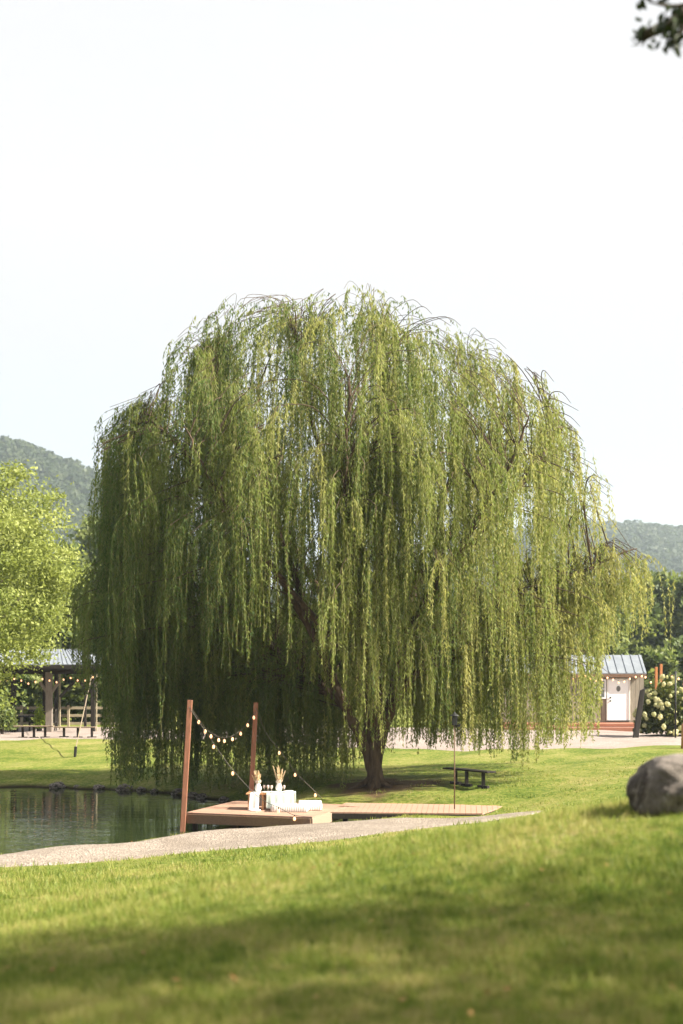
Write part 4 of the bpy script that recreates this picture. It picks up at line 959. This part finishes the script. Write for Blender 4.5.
# bank edge: stones and a low mound at the pond's far corner
g=np.random.default_rng(5)
import bmesh
bm=bmesh.new(); bmesh.ops.create_icosphere(bm,subdivisions=3,radius=1)
for q in bm.verts: q.co*=1+.22*mnoise.noise(q.co*1.6)
me=bpy.data.meshes.new('shore_rock'); bm.to_mesh(me); me.materials.append(M['rock']); me.polygons.foreach_set('use_smooth',np.ones(len(me.polygons),bool))
for i in range(16):
    a=POND[g.integers(11,16)]; b=POND[11+g.integers(0,5)]; f=g.random(); q=a*(1-f)+b*f
    f=i/15; seg=POND[11:18]; s_=f*(len(seg)-1.001); j=int(s_); q=seg[j]*(1-s_+j)+seg[j+1]*(s_-j)+g.normal(0,.12,2)
    o=link_mesh('shore_rock',me); o.location=(q[0],q[1],.04); sc_=g.uniform(.10,.24); o.scale=(sc_*1.4,sc_,sc_*.7); o.rotation_euler=(0,0,g.random()*6)
    tag(o,'low grey rock at the waterline of the pond under the willow','rock','rocks along the waterline')

# ------------------------------------------------------------------ air
mb=MB(); mb.box((60,770,64),(2400,1700,132)); hzb=mb.build('haze',bpy.data.materials.new('haze_air'),None); tag(hzb,'pale summer haze filling the valley','haze',kind='stuff')
hm=hzb.data.materials[0]; hm.use_nodes=True; nt=hm.node_tree; nt.nodes.clear(); out=nt.nodes.new('ShaderNodeOutputMaterial'); pvn=nt.nodes.new('ShaderNodeVolumePrincipled')
pvn.inputs['Color'].default_value=(.74,.87,1,1); pvn.inputs['Density'].default_value=.00030; pvn.inputs['Anisotropy'].default_value=.25
nt.links.new(pvn.outputs[0],out.inputs['Volume'])

# ------------------------------------------------------------------ sky, sun, camera
SUN_EL=R(39); SUN_DIR=np.array([1.0,-.22,0]); SUN_DIR/=np.linalg.norm(SUN_DIR)      # towards the sun: right, a little beyond
wld=bpy.data.worlds.new('World'); scene.world=wld; wld.use_nodes=True; nt=wld.node_tree; bgn=nt.nodes['Background']
sky=nt.nodes.new('ShaderNodeTexSky'); sky.sky_type='NISHITA'; sky.sun_disc=False; sky.sun_elevation=SUN_EL; sky.sun_rotation=math.atan2(SUN_DIR[0],SUN_DIR[1])
sky.air_density=1.2; sky.dust_density=3
tc=nt.nodes.new('ShaderNodeTexCoord'); mp=nt.nodes.new('ShaderNodeMapping'); mp.inputs['Scale'].default_value=(1,1,3.5); lk(nt,tc.outputs['Generated'],mp.inputs[0])
nz=nt.nodes.new('ShaderNodeTexNoise'); nz.inputs['Scale'].default_value=1.6; nz.inputs['Detail'].default_value=5; lk(nt,mp.outputs[0],nz.inputs['Vector'])
cf=ramp(nt,nz.outputs['Fac'],[(.3,(.90,.90,.90)),(.6,(1,1,1))])
sx=nt.nodes.new('ShaderNodeSeparateXYZ'); lk(nt,tc.outputs['Generated'],sx.inputs[0])
hr=ramp(nt,sx.outputs[2],[(.08,(.72,.72,.72)),(.22,(1,1,1))])
cloud=mix(nt,1.0,cf,hr,'MULTIPLY')
ccol=ramp(nt,sx.outputs[2],[(.05,(2.35,2.52,2.62)),(.3,(2.86,2.82,2.80))])
lk(nt,mix(nt,cloud,sky.outputs[0],ccol),bgn.inputs['Color']); bgn.inputs['Strength'].default_value=.085
sl=bpy.data.lights.new('sun','SUN'); sl.energy=5.0; sl.angle=R(.8); sl.color=(1,.92,.77); so=bpy.data.objects.new('sun',sl); COL.objects.link(so)
dv=Vector((SUN_DIR[0]*math.cos(SUN_EL),SUN_DIR[1]*math.cos(SUN_EL),math.sin(SUN_EL))); so.rotation_euler=dv.to_track_quat('Z','Y').to_euler(); so.location=(40,10,40)
cam=bpy.data.cameras.new('camera'); co=bpy.data.objects.new('camera',cam); COL.objects.link(co); scene.camera=co
co.location=(0,0,CZ); co.rotation_euler=(R(90),0,0); cam.sensor_fit='VERTICAL'; cam.sensor_height=36; cam.lens=50; cam.shift_y=(HY-512)/1024
cam.clip_end=6000; cam.clip_start=.1; cam.dof.use_dof=True; cam.dof.focus_distance=41; cam.dof.aperture_fstop=1.3
vs=scene.view_settings; vs.view_transform='Standard'; vs.look='None'; vs.exposure=2.0; vs.gamma=1; vs.use_curve_mapping=False
